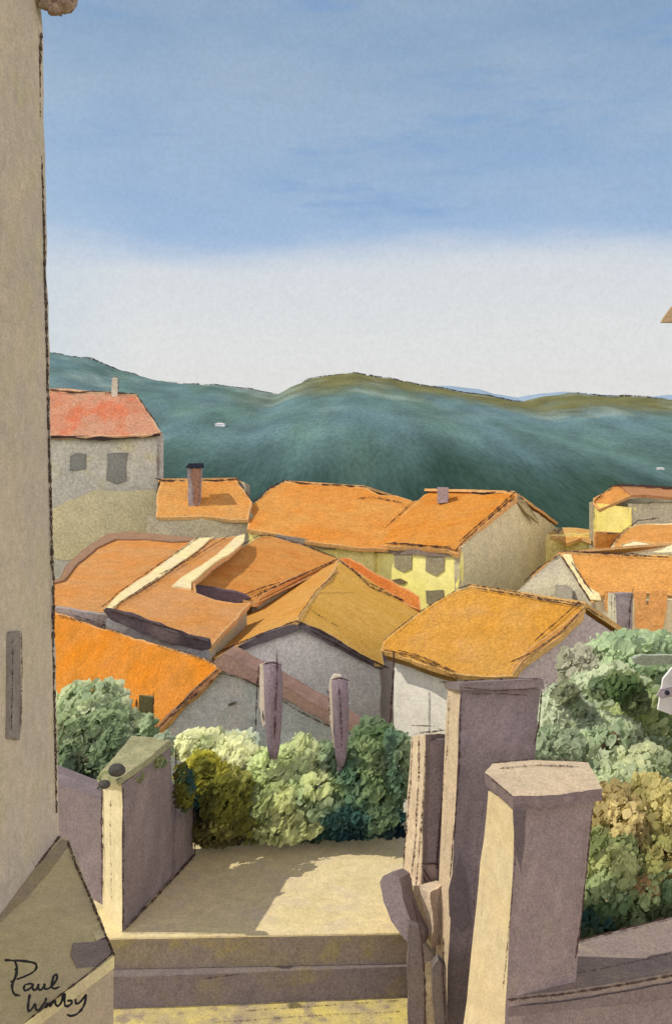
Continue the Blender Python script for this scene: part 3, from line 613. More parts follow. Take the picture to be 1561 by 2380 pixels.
wallq('side_wall', rp.at(90, 1690)+V((0, .4, -.4)), A+V((-.05, .3, 0)), -7.5, W(BLUEG, 24), t, amp=0)
stroke('ridge', [[rp.at(*p)+up for p in ((135, 1432), (220, 1452), (300, 1480))], [rp.at(*p)+up for p in ((360, 1500), (440, 1522), (512, 1548))]], 2.6, t, .3)
wallq('rear_wall', rb+V((1, 1.2, -.9)), P(800, 1640, 26), -7.5, W(BLUEG, 24), t, amp=0)
panel('attic_vent', [gp.at(*p)+gp.n*-.14 for p in ((526, 1640), (545, 1635), (542, 1641), (527, 1645))], .05, W(((.2, .2, .12), (.2, .2, .12)), 24), t, amp=1)

# --- stone posts before the gables
def mauve_post(label, x0, x1, yt, yb, Y, cream):
    t = thing('stone_post', label, 'post', P((x0+x1)/2, yb, Y), 'tall stone posts before the grey gables')
    w = (x1-x0); mid = (x0+x1)/2
    lev = [(yt, .95), (yt+.25*(yb-yt), 1), (yt+.6*(yb-yt), .92), (yt+.88*(yb-yt), .7), (yb, .45)]
    bm = bmesh.new(); rings = []; la = bm.verts.layers.float.new('edge')
    for (y, s) in lev:
        c = P(mid+ (3 if y > yt+50 else 0), y, Y); r = w/2*s*Y/F
        rings.append([bm.verts.new(c+V((math.cos(a)*r, math.sin(a)*r, .02*noise.noise(V((y, a, 0)))))) for a in [k*math.pi/4+.39 for k in range(8)]])
    for i in range(len(rings)-1):
        for k in range(8):
            f = bm.faces.new((rings[i][k], rings[i][(k+1) % 8], rings[i+1][(k+1) % 8], rings[i+1][k])); f.smooth = True
    bm.faces.new(rings[0]); bm.faces.new(rings[-1][::-1])
    link('shaft', bm, wash((.26, .20, .225), (.22, .18, .20), Y, edge=0), t)
    panel('lit_side', [P(x, y, Y-.02) for x, y in cream], .06, wash((.80, .72, .60), (.8, .7, .5), Y, edge=0, grain=.12), t, amp=1.4)  # sunlit flank painted on as a cream panel
    stroke('cap', [P(x0-3, yt+2, Y-.15), P(mid, yt-3, Y-.17), P(x1+3, yt+4, Y-.15)], 2.2, t, .1)
    z = P(mid, yb, Y).z
    block('base', [P(mid-7, yb-4, Y+.05)+V((0, 0, -4)), P(mid+7, yb-4, Y+.05)+V((0, 0, -4)), P(mid+7, yb-4, Y+.2)+V((0, 0, -4)), P(mid-7, yb-4, Y+.2)+V((0, 0, -4))],
          [P(mid-7, yb-4, Y+.05), P(mid+7, yb-4, Y+.05), P(mid+7, yb-4, Y+.2), P(mid-7, yb-4, Y+.2)], [W(MAUVE, Y)], t, cuts=2, amp=.005)
    return t
t = mauve_post('mauve stone post with a tall dark rod, left of the pair before the grey gables', 610, 655, 1542, 1762, 14.0, ((604, 1546), (616, 1542), (616, 1600), (618, 1680), (610, 1690), (602, 1640)))
stroke('rod', [P(643, 1508, 13.85), P(644, 1580, 13.85), P(640, 1650, 13.85), P(638, 1720, 13.85)], 2.2, t, .15)
t = mauve_post('mauve stone post with a flank painted sunlit cream, right of the pair before the grey gables', 768, 809, 1578, 1780, 13.9, ((766, 1582), (776, 1568), (792, 1570), (786, 1590), (782, 1640), (784, 1720), (776, 1740), (768, 1690), (762, 1630)))
stroke('crack', [[P(786, 1590, 13.75), P(792, 1660, 13.75), P(794, 1740, 13.75)], [P(762, 1600, 13.75), P(768, 1680, 13.75)]], 2.4, t, .25)

# --- wooden post by the left tree
t = thing('wooden_post', 'short weathered brown-green post beside the left tree, below the deep orange roof', 'post', P(338, 1740, 17))
block('shaft', [P(318, 1750, 17), P(357, 1750, 17), P(357, 1745, 17.3), P(318, 1745, 17.3)], [P(324, 1616, 17), P(357, 1620, 17), P(357, 1618, 17.3), P(324, 1616, 17.3)], [wash((.34, .27, .12), (.24, .24, .12), 17, c3=(.42, .34, .22))], t, cuts=6, amp=.02)
block('base', [V((p.x, p.y, -3)) for p in (P(318, 1750, 17), P(357, 1750, 17), P(357, 1745, 17.3), P(318, 1745, 17.3))], [P(318, 1750, 17), P(357, 1750, 17), P(357, 1745, 17.3), P(318, 1745, 17.3)], [W(MAUVE, 17)], t, cuts=2, amp=.01)
stroke('edge', [[P(318, 1624, 16.9), P(320, 1690, 16.9), P(318, 1745, 16.9)], [P(357, 1608, 16.9), P(356, 1660, 16.9), P(354, 1724, 16.9)], [P(322, 1690, 16.9), P(342, 1688, 16.9)]], 3.2, t, .15)

# ================================================================== BIG LEFT WALL
t = thing('house_wall', 'towering tan house wall filling the left edge of the view, with a dark edge', 'wall', V((-1.8, 5.5, 3.4)))
c_b = Pz(138, 1942, 3.4); c_t = P(92, -260, 6.1)
n_b = V((-1.86, 2.6, 3.4)); n_t = V((-1.93, 2.6, 9.55))
def lw(s, u):  # s along the wall away from the viewer, u up
    return n_b.lerp(c_b, s).lerp(n_t.lerp(c_t, s), u)
wm = wash((.56, .48, .36), (.49, .43, .35), 6, c3=(.52, .47, .31), edge=.0, grain=.22, big=190)
bm = bmesh.new(); la = bm.verts.layers.float.new('edge'); S, U = 24, 70; gr_ = []
for j in range(U+1):
    gr_.append([bm.verts.new(lw(i/S, j/U) + (V((noise.noise(V((0, 0, j*.35)))*.012, 0, 0)) if i == S else V())) for i in range(S+1)])
    gr_[-1].append(bm.verts.new(gr_[-1][-1].co+V((-.25, .02, 0)))); gr_[-1].append(bm.verts.new(gr_[-1][-1].co+V((-1.5, .05, 0))))
    gr_[-1].append(bm.verts.new(gr_[-1][0].co+V((-1.75, 0, 0))))
for j in range(U):
    R = gr_[j]; Q = gr_[j+1]; n = len(R)
    for i in range(n): bm.faces.new((R[i], R[(i+1) % n], Q[(i+1) % n], Q[i]))
bm.faces.new(gr_[0][::-1]); bm.faces.new(gr_[-1])
link('wall', bm, wm, t)
wp = Pl(n_b, c_b, c_t)
edge = [(97, 75), (95, 110), (92, 200), (91, 300), (97, 400), (100, 450), (103, 560), (107, 680), (110, 820), (113, 950), (117, 1100), (121, 1250), (126, 1400), (124, 1520), (127, 1640), (130, 1750), (131, 1890)]
def edgept(px, py):
    p = P(px, py, 6.02); return p
stroke('corner_outline', [edgept(*p) for p in edge], 4.2, t, .0, mat=crayon(6, (.05, .03, .025)), jit=1.2)  # black outline of the wall corner, built as a rough bead
wn = V((1, 0, 0))
sh = panel('shutter', [wp.at(*p)+wn*.02 for p in ((14, 1470), (40, 1466), (42, 1680), (38, 1720), (12, 1716))], .015, wash((.24, .21, .19), (.28, .25, .21), 5.3, edge=.2), t, amp=.8)
stroke('shutter_edge', [[wp.at(*p)+wn*.03 for p in ((38, 1466), (40, 1560), (37, 1690))], [wp.at(*p)+wn*.03 for p in ((18, 1480), (17, 1600), (14, 1700))]], 1.8, sh, .2)
panel('stain', [wp.at(*p)+wn*.006 for p in ((-30, 780), (4, 776), (8, 860), (10, 960), (14, 1000), (6, 1024), (-30, 1030))], .004, wash((.33, .26, .20), (.35, .27, .2), 5.3, edge=.2), t, amp=.8)
# ragged piece of eave at the very top
bm = bmesh.new()
la = bm.verts.layers.float.new('edge')
for cx, cy, r in ((88, -10, 22), (120, 0, 26), (150, 4, 26), (130, 18, 20), (165, -6, 16), (104, 8, 14)):
    s = bmesh.ops.create_icosphere(bm, subdivisions=3, radius=r*6/F, matrix=__import__('mathutils').Matrix.Translation(P(cx, cy, 6.0)))
    for v in s['verts']: v.co += noise.noise_vector(v.co*26)*.02
link('eave_end', bm, wash((.26, .17, .13), (.36, .29, .23), 6, c3=(.10, .05, .04), big=25, edge=0), t, smooth=True)

# ---- the ledge at the foot of that wall
t = thing('stone_ledge', 'olive-tan stone ledge running along the foot of the big left wall', 'ledge', V((-1.5, 4.6, 0)))
Z = 3.4
lt = [Pz(160, 1950, Z), Pz(200, 2050, Z), Pz(240, 2150, Z), Pz(266, 2222, Z), Pz(160, 2300, Z), Pz(50, 2385, Z), Pz(-120, 2530, Z), V((-2.6, 3.4, Z)), V((-2.6, 6.1, Z)), Pz(120, 1936, Z)]
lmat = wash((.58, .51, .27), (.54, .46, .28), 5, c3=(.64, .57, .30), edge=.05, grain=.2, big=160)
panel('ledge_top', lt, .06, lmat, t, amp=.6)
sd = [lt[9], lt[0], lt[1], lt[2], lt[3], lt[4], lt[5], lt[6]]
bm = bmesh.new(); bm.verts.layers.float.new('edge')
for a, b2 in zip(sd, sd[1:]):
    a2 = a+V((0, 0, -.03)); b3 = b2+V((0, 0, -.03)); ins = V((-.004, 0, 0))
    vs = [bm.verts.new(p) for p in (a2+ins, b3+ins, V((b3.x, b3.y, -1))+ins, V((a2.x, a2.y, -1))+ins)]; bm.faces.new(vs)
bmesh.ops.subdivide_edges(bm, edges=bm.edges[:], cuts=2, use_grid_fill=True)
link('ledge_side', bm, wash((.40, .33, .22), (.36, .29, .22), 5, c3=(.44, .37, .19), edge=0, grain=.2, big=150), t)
lup = V((0, 0, .004))
stroke('ledge_rim', [Pz(158, 1955, Z)+lup, Pz(176, 2010, Z)+lup, Pz(205, 2075, Z)+lup, Pz(232, 2142, Z)+lup, Pz(252, 2190, Z)+lup, Pz(267, 2222, Z)+lup], 3.4, t, .08, mat=crayon(5.5))
stroke('ledge_rim', [Pz(250, 2180, Z)+lup, Pz(262, 2218, Z)+lup, Pz(210, 2262, Z)+lup, Pz(160, 2300, Z)+lup, Pz(60, 2378, Z)+lup], 2.4, t, .35, mat=crayon(5))
stroke('wall_joint', [Pz(140, 1944, Z)+lup, Pz(100, 1996, Z)+lup, Pz(50, 2050, Z)+lup, Pz(-10, 2116, Z)+lup], 3.0, t, .06, mat=crayon(5.5))
panel('brown_band', [Pz(*p, Z+.004) for p in ((145, 1950), (165, 1958), (120, 2020), (60, 2090), (-20, 2160), (-20, 2124), (50, 2056))], .003, wash((.40, .34, .19), (.38, .31, .21), 5.5, edge=.1), t, amp=1)  # darker brown band along the wall foot
panel('dark_patch', [Pz(*p, Z+.004) for p in ((170, 2192), (215, 2190), (248, 2176), (262, 2212), (225, 2246), (180, 2250), (165, 2222))], .003, wash((.27, .22, .19), (.28, .23, .20), 5, edge=.1), t, amp=1)  # darker brown patch near the ledge corner
panel('pale_patch', [Pz(*p, Z+.004) for p in ((215, 2168), (240, 2155), (252, 2180), (225, 2186))], .003, wash((.70, .62, .36), (.66, .58, .34), 5, edge=.0), t, amp=1)

# ---- handwriting on the ledge
import mathutils
sidepl = Pl(lt[4], lt[5], lt[4]+V((0, 0, -1)))
def onledge(x, y):
    p = Pz(x, y, Z)
    # left of the rim line -> top face, else the side face
    if (x-266)*(2385-2222)-(y-2222)*(50-266) < 0: pass
    s = (50-266)*(y-2222)-(2385-2222)*(x-266)
    if s > 0: q = sidepl.at(x, y); return q+sidepl.n*.008
    return p+V((0, 0, .010))
INK = bpy.data.materials.new('ink'); INK.use_nodes = True
INK.node_tree.nodes['Principled BSDF'].inputs['Base Color'].default_value = (.006, .006, .008, 1)
INK.node_tree.nodes['Principled BSDF'].inputs['Roughness'].default_value = .8
def cvt(pts): return [(x*.4485*700/700*1/1.0, y) for x, y in pts]
def Sg(x, y):   # measured on an enlargement: 2.23 x source, offset (0, 2550) source
    sx, sy = x/2.23, 2550+y/2.231
    return onledge(sx*.7932, sy*.7933)
SIG = [[(25, 583), (70, 586), (130, 588), (200, 598), (228, 612), (228, 640), (200, 668), (150, 692), (105, 708)],
       [(92, 592), (104, 640), (92, 700), (72, 750), (80, 795), (98, 812), (122, 814)], [(92, 640), (104, 670), (82, 716), (66, 724)],
       [(200, 738), (165, 742), (148, 765), (158, 782), (190, 768), (208, 742), (205, 768), (222, 780), (238, 762), (244, 742), (242, 768), (262, 778), (280, 752), (284, 742), (284, 768), (302, 772), (330, 755), (362, 712), (364, 682), (346, 684), (336, 720), (330, 756), (350, 770), (380, 758)],
       [(188, 808), (180, 850), (176, 895), (182, 918), (206, 896), (222, 870), (228, 905), (250, 906), (272, 880), (290, 850), (294, 830)],
       [(300, 862), (298, 890), (306, 908)], [(322, 870), (328, 904), (346, 880), (362, 868), (366, 892), (384, 900), (404, 872), (414, 836), (424, 822), (424, 860), (426, 896), (446, 902), (470, 884), (466, 866), (440, 868)],
       [(494, 858), (498, 882), (514, 884), (540, 858), (560, 830), (562, 850), (552, 892), (530, 930), (496, 958), (462, 966), (442, 958)]]
bm = bmesh.new()
for s in SIG:
    # smooth the pen line
    pts = [V((x, y, 0)) for x, y in s]; out = []
    for i in range(len(pts)-1):
        p0, p1, p2, p3 = pts[max(i-1, 0)], pts[i], pts[i+1], pts[min(i+2, len(pts)-1)]
        for k in range(5):
            u = k/5; out.append(.5*((2*p1)+(p2-p0)*u+(2*p0-5*p1+4*p2-p3)*u*u+(3*p1-p0-3*p2+p3)*u**3))
    out.append(pts[-1])
    w = [Sg(p.x, p.y) for p in out]; rings = []
    for i, p in enumerate(w):
        tt = (w[min(i+1, len(w)-1)]-w[max(i-1, 0)]).normalized(); x = tt.cross(V((0, 1, .5))).normalized(); y = tt.cross(x)
        r = (3.1+1.3*noise.noise(V((i*.3, s[0][0], 0))))*p.y/F*(.75 if i in (0, len(w)-1) else 1)
        rings.append([bm.verts.new(p+x*math.cos(a)*r+y*math.sin(a)*r*.8) for a in [q*math.pi/3 for q in range(6)]])
    for a, b2 in zip(rings, rings[1:]):
        for k in range(6): bm.faces.new((a[k], a[(k+1) % 6], b2[(k+1) % 6], b2[k]))
o = link('signature', bm, INK, None, smooth=True)
o['label'] = 'black two-line handwritten signature inked across the ledge at lower left'; o['category'] = 'signature'

# ================================================================== TERRACE WALLS
t = thing('garden_wall', 'thick mauve garden wall with a cream lit end and ivy-edged top on the left', 'wall', V((-2.5, 12, 0)))
p1 = V((-2.92, 11.85, 0)); p2 = Pz(284, 2166, 0); p3 = Pz(450, 1990, 0); p3u = p2.lerp(p3, .70)
d = -.8; up1 = lambda p, z: V((p.x, p.y, z))
bk = V((-.62, .25, 0))
zt = 1.74
m3 = [wash((.30, .245, .24), (.26, .215, .215), 12), wash((.74, .64, .40), (.70, .60, .36), 12, grain=.14, edge=.1), wash((.40, .34, .22), (.5, .46, .3), 12)]  # long faces painted shaded mauve, end face painted sunlit cream
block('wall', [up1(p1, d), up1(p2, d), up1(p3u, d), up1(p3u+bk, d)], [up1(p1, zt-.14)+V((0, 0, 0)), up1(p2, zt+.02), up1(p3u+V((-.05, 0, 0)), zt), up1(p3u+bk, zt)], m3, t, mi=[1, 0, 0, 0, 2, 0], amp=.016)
block('plinth', [up1(p3u+V((.01, .0, 0)), d), up1(p3, d), up1(p3+bk, d), up1(p3u+bk, d)], [up1(p3u+V((.01, 0, 0)), .74), up1(p3, .68), up1(p3+bk, 1.25), up1(p3u+bk, 1.3)], m3, t, mi=[0]*6, amp=.016)  # rear edge raised out of sight to widen the shadow on the terrace
q0 = lambda px, py, Y: P(px, py, Y)
block('coping', [up1(p1, zt-.13)+V((-.06, -.02, 0)), up1(p2, zt+.04)+V((-.02, -.08, 0)), up1(p3u, zt+.02)+V((.0, .02, 0)), up1(p3u+bk, zt+.02)], [up1(p1, zt-.05)+V((-.04, 0, 0)), up1(p2, zt+.10)+V((-.03, -.06, 0)), up1(p3u, zt+.08)+V((-.05, .02, 0)), up1(p3u+bk, zt+.08)], [wash((.45, .42, .24), (.30, .30, .16), 12, big=40)], t, cuts=6, amp=.02)
stroke('edge', [[up1(p2, .02)+V((.02, -.02, 0)), up1(p2, .9)+V((.02, -.02, 0)), up1(p2, zt)+V((.02, -.02, 0))]], 2.4, t, .2)
stroke('edge', [[up1(p1, .15)+V((0, -.03, 0)), up1(p1, .9)+V((0, -.03, 0)), up1(p1, zt-.2)+V((0, -.03, 0))]], 2.6, t, .15)
stroke('edge', [[up1(p3u, zt)+V((.02, -.03, 0)), up1(p3u, .76)+V((.02, -.03, 0))], [up1(p3, .68)+V((.02, -.03, 0)), up1(p3, .02)+V((.02, -.03, 0))]], 2.4, t, .15)
mid = p1.lerp(p2, .55)
stroke('crack', [up1(mid, 1.5)+V((-.02, -.03, 0)), up1(mid, .9)+V((-.02, -.03, 0)), up1(mid, .3)+V((-.01, -.03, 0))], 1.8, t, .35)
stroke('foot_joint', [up1(p2, .03)+V((.03, -.02, 0)), p2.lerp(p3, .5)+V((.04, 0, .03)), p3+V((.03, 0, .03))], 3.0, t, .12)

t = thing('back_wall', 'low mauve wall joining the garden wall to the big left wall, in shade', 'wall', V((-3.5, 12.4, 0)))
a0 = p1+V((-.01, .10, 0)); a1 = V((-4.6, 13.4, 0))
block('wall', [up1(a1, -1), up1(a0, -1), up1(a0+V((.2, .4, 0)), -1), up1(a1+V((.2, .4, 0)), -1)], [up1(a1, 1.25), up1(a0, 1.32), up1(a0+V((.2, .4, 0)), 1.3), up1(a1+V((.2, .4, 0)), 1.25)], [wash((.27, .22, .22), (.24, .195, .20), 12)], t)

# --- tall pillar, rear right
def pillar(name, label, L, N, R, zb, Lt, Nt, Rt, front, side, top, loc, edges=2.4):
    t = thing(name, label, 'pillar', loc)
    bkp = L+R-N; bkt = Lt+Rt-Nt
    block('shaft', [V((L.x, L.y, zb)), V((N.x, N.y, zb)), V((R.x, R.y, zb)), V((bkp.x, bkp.y, zb))], [Lt, Nt, Rt, bkt], [front, side, top], t, mi=[1, 0, 0, 0, 2, 0], cuts=10, amp=.014)
    return t
YA = 10.8
fr_m = wash((.275, .225, .235), (.25, .205, .21), 11); sd_m = wash((.66, .52, .35), (.60, .47, .33), 11, edge=.15)  # one stone in two tints: shaded mauve front, sunlit cream side
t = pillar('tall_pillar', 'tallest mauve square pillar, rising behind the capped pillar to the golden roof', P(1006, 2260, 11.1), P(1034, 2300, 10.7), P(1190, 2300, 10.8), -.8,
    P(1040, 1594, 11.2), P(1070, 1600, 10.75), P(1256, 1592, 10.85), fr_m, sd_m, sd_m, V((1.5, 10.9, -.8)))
block('cap', [P(1034, 1600, 11.25), P(1064, 1606, 10.66), P(1262, 1600, 10.75), P(1236, 1594, 11.3)], [P(1030, 1584, 11.25), P(1068, 1588, 10.66), P(1260, 1578, 10.75), P(1236, 1578, 11.3)], [wash((.27, .22, .22), (.24, .2, .2), 11)], t, cuts=5, amp=.012)
stroke('cap_edge', [[P(1020, 1586, 10.6), P(1100, 1580, 10.55), P(1200, 1576, 10.55), P(1255, 1578, 10.6)], [P(1075, 1598, 10.6), P(1160, 1606, 10.6), P(1252, 1598, 10.6)], [P(1090, 1612, 10.65), P(1170, 1612, 10.65), P(1225, 1616, 10.65)]], 1.6, t, .15)
stroke('edge', [P(1071, 1606, 10.65), P(1066, 1760, 10.65), P(1058, 1900, 10.65), P(1044, 2040, 10.65)], 2.4, t, .15)
stroke('edge', [P(1258, 1606, 10.75), P(1252, 1680, 10.75), P(1240, 1730, 10.75)], 2.6, t, .1)
stroke('edge', [P(1042, 1608, 11.1), P(1040, 1720, 11.05), P(1026, 1860, 11.0), P(1012, 2000, 11.0)], 1.8, t, .3)
panel('dark_mark', [P(*q, 10.62) for q in ((1052, 2030), (1066, 1980), (1084, 2060), (1092, 2150), (1072, 2170), (1044, 2130), (1042, 2070))], .02, wash((.175, .145, .155), (.16, .135, .14), 11, edge=.05), t, amp=1, inset=0)  # darker mark on the pillar front

# --- slim gate pier
t = thing('gate_pier', 'slim gate pier with cream edges and a sunken mauve panel left of the tall pillar', 'pillar', V((1.0, 11.7, 0)))
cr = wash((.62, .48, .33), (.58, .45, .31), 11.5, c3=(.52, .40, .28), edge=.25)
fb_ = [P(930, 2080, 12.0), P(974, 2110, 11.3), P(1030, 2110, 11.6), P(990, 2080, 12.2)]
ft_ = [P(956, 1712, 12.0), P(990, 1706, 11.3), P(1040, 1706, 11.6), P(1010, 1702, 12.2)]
block('pier', [V((p.x, p.y, -.1)) for p in fb_], ft_, [wash((.30, .24, .24), (.27, .22, .22), 11.5, edge=.1), wash((.74, .59, .40), (.68, .54, .38), 11.5, c3=(.60, .46, .32), edge=.15)], t, mi=[1, 0, 0, 0, 1, 0], amp=.014)  # light put into the colours: mauve for the shaded front, cream where lit
panel('sunken_panel', [P(*q, 11.36) for q in ((996, 1722), (1034, 1718), (1036, 1760), (1026, 1900), (1020, 2006), (984, 2006), (982, 1960), (988, 1820))], .03, wash((.29, .235, .245), (.26, .21, .215), 11.5), t, amp=1.6)
panel('lower_panel', [P(*q, 11.35) for q in ((978, 2008), (1012, 2008), (1020, 2060), (1024, 2096), (1000, 2076), (984, 2060))], .03, wash((.33, .25, .22), (.28, .22, .20), 11.5), t, amp=2)
stroke('cap', [[P(960, 1706, 11.3), P(1000, 1702, 11.3), P(1044, 1694, 11.3)], [P(954, 1686, 11.3), P(1008, 1688, 11.3), P(1028, 1698, 11.3), P(974, 1702, 11.3)]], 1.8, t, .2)
stroke('edge', [[P(958, 1712, 11.32), P(954, 1800, 11.32), P(946, 1900, 11.32), P(938, 2000, 11.32), P(934, 2090, 11.32)], [P(974, 1712, 11.32), P(972, 1820, 11.32), P(964, 1960, 11.32), P(952, 2070, 11.32)], [P(990, 1720, 11.32), P(984, 1850, 11.32), P(972, 1990, 11.32), P(966, 2060, 11.32)]], 2.6, t, .25)
stroke('edge', [[P(1036, 1716, 11.32), P(1032, 1820, 11.32), P(1020, 1930, 11.32), P(1014, 2020, 11.32)], [P(978, 2007, 11.3), P(1036, 2008, 11.3)], [P(978, 2014, 11.3), P(1004, 2050, 11.3), P(1030, 2104, 11.3), P(1036, 2136, 11.3)], [P(980, 2030, 11.3), P(1010, 2090, 11.3)]], 2.6, t, .15)

# --- rough pale stone at its foot, with mauve kerb stone
def slab(name, label, cat, refs, pix, th, mat):
    pl = Pl(*refs); o = panel(name, [pl.at(*q) for q in pix], th, mat, None, amp=.8, inset=0); tag(o, label, cat); return o
t = thing('plinth_stone', 'pale cream tapering stone block at the foot of the slim gate pier', 'stone block', P(984, 2190, 11))
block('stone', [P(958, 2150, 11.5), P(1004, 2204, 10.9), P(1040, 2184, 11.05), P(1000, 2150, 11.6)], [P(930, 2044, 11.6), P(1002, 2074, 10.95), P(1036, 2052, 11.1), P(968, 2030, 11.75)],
      [wash((.40, .32, .27), (.36, .29, .25), 11, edge=0), wash((.70, .55, .38), (.66, .53, .39), 11, edge=.1)], t, mi=[1, 0, 0, 0, 1, 0], amp=.03)  # front tinted as shade, left and top tinted as sunlit stone
slab('kerb_stone', 'rounded mauve kerb stone leaning against the cream plinth stone', 'kerb stone', (P(884, 2040, 11.1), P(926, 2040, 11.0), P(950, 2190, 10.8)),
     ((882, 2050), (890, 2036), (912, 2030), (928, 2042), (936, 2090), (950, 2132), (972, 2176), (968, 2204), (940, 2184), (908, 2140), (890, 2094)), .3, wash((.27, .22, .23), (.24, .195, .20), 11, edge=.1))
slab('lower_stone', 'mauve-brown stone below the cream plinth stone, between the steps and capped pillar', 'stone', (P(950, 2150, 11.22), P(1060, 2150, 11.1), P(1000, 2300, 11.1)),
     ((948, 2160), (972, 2148), (990, 2150), (1010, 2142), (1030, 2160), (1066, 2150), (1090, 2200), (1086, 2290), (1050, 2330), (990, 2336), (950, 2300)), .4, wash((.27, .22, .19), (.25, .205, .19), 11, edge=.1))

# --- wooden stakes at the bottom
def stake(label, pix, Y, mat):
    t = thing('stake', label, 'stake', P(pix[2][0], 2380, Y), 'dark stakes below the boulder')
    panel('shaft', [P(x, y, Y) for x, y in pix], .12, mat, t, amp=1.4)
    return t
ps = wash((.20, .165, .16), (.23, .19, .165), 10.6)
t = stake('dark grey stake at the end of the yellow lane strip, below the kerb stone', ((950, 2150), (976, 2160), (986, 2240), (990, 2420), (950, 2420), (946, 2250)), 10.45, ps)
stroke('edge', [P(958, 2090, 10.4), P(978, 2170, 10.38), P(986, 2280, 10.38), P(988, 2400, 10.38)], 2.6, t, .12)
t = stake('short dark stake at the left foot of the capped pillar, by a cream patch', ((1004, 2250), (1018, 2230), (1036, 2250), (1040, 2420), (1016, 2420), (1006, 2330)), 10.3, ps)
stroke('edge', [P(1030, 2180, 10.24), P(1028, 2260, 10.24), P(1036, 2400, 10.24)], 2.8, t, .12)
t = thing('rubble_block', 'small cream rubble block wedged between the two dark stakes', 'rubble', P(1000, 2380, 10.4))
block('rubble', [P(986, 2420, 10.4), P(1022, 2420, 10.4), P(1022, 2410, 10.6), P(986, 2410, 10.6)], [P(988, 2236, 10.4), P(1014, 2232, 10.4), P(1014, 2230, 10.6), P(988, 2234, 10.6)], [wash((.56, .46, .28), (.50, .40, .26), 10.5, c3=(.30, .25, .2), big=40)], t, amp=.02)

# --- capped pillar, front right
L0 = P(1070, 2262, 9.5); N0 = P(1166, 2330, 9.0); R0 = P(1316, 2300, 9.28)
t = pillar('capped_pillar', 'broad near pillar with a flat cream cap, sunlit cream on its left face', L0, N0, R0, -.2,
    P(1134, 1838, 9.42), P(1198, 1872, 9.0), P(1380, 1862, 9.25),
    wash((.32, .25, .24), (.285, .225, .225), 9, c3=(.30, .25, .21)), wash((.72, .58, .34), (.70, .58, .37), 9, edge=.12, grain=.14), wash((.6, .5, .35), (.6, .5, .35), 9), V((1.8, 9.3, -.2)))  # shade painted into the front colour, sunlight into the left face
cl = [Pz(1126, 1796, 2.56), Pz(1192, 1850, 2.56), Pz(1300, 1846, 2.56), Pz(1398, 1832, 2.56), Pz(1366, 1772, 2.56), Pz(1250, 1764, 2.56), Pz(1142, 1776, 2.56)]
bm = bmesh.new(); add_block(bm, [p+V((0, 0, -.12)) for p in cl], cl, [0]*7+[1, 0], 5, .014)
link('cap', bm, [wash((.25, .19, .185), (.22, .17, .17), 9), wash((.70, .56, .38), (.66, .54, .38), 9, edge=.3, c3=(.6, .48, .34))], t)  # cap sides coloured as shade, cap top as sunlit cream
e = V((0, -.03, .0))
stroke('cap_edge', [[cl[0]+e, cl[1]+e], [p+V((0, 0, .01)) for p in (cl[6], cl[5], cl[4])], [Pz(1160, 1786, 2.57), Pz(1250, 1778, 2.57), Pz(1345, 1782, 2.57)]], 2.2, t, .3)
stroke('edge', [P(1197, 1880, 8.95), P(1196, 2000, 8.95), P(1184, 2140, 8.94), P(1168, 2300, 8.94)], 2.2, t, .35)
stroke('edge', [P(1376, 1880, 9.2), P(1362, 2020, 9.2), P(1350, 2130, 9.2), P(1336, 2230, 9.2)], 2.6, t, .15)
stroke('edge', [P(1128, 1850, 9.38), P(1108, 1960, 9.38), P(1100, 2100, 9.38), P(1078, 2240, 9.38)], 1.6, t, .4)
panel('shadow_wedge', [P(*q, 8.84) for q in ((1192, 1882), (1222, 1882), (1220, 1940), (1210, 2030), (1200, 1990), (1194, 1930))], .03, wash((.17, .135, .14), (.16, .13, .135), 9), t, amp=1, inset=0)  # painted shadow stroke, a thin dark wedge on the front face

# --- low wall running out right
t = thing('low_wall', 'low mauve-brown wall with a broad flat top running from the capped pillar to the right edge', 'wall', V((3, 9.6, 0)))
zl = .6
fe = [Pz(1150, 2296, zl), Pz(1180, 2316, zl), Pz(1300, 2304, zl), Pz(1430, 2284, zl), Pz(1561, 2260, zl), Pz(1900, 2190, zl)]
be = [Pz(1900, 2060, zl), Pz(1561, 2132, zl), Pz(1450, 2160, zl), Pz(1340, 2188, zl), Pz(1200, 2200, zl)]
panel('wall_top', fe+be, .08, wash((.29, .235, .20), (.26, .21, .19), 9.5, c3=(.36, .29, .20)), t, amp=.8)
bm = bmesh.new(); bm.verts.layers.float.new('edge')
for path in (fe, be[:-1]):
    for a, b2 in zip(path, path[1:]):
        i_ = V((0, .02, -.06)) if path is fe else V((0, -.02, -.06))
        bm.faces.new([bm.verts.new(p) for p in (a+i_, b2+i_, V((b2.x, b2.y+i_.y, -1.2)), V((a.x, a.y+i_.y, -1.2)))])
bmesh.ops.subdivide_edges(bm, edges=bm.edges[:], cuts=3, use_grid_fill=True)
link('wall_side', bm, wash((.25, .20, .185), (.225, .18, .17), 9.3, c3=(.22, .18, .17), edge=0), t)
stroke('rim', [[p+V((0, -.02, -.02)) for p in fe]], 2.6, t, .1)
stroke('rim', [[Pz(1240, 2286, zl+.01), Pz(1340, 2262, zl+.01), Pz(1450, 2240, zl+.01), Pz(1561, 2214, zl+.01)]], 2.0, t, .4)
stroke('rim', [[p+V((0, -.02, .02)) for p in be[1:4]]], 2.6, t, .2)
panel('rim_shade', [p+V((0, -.012, -.10)) for p in fe]+[p+V((0, -.012, -.22+.04*math.sin(i))) for i, p in list(enumerate(fe))[::-1]], .008, wash((.20, .16, .155), (.19, .15, .14), 9.3, edge=.05), t, amp=1)  # shade under the wall rim, painted as a darker strip

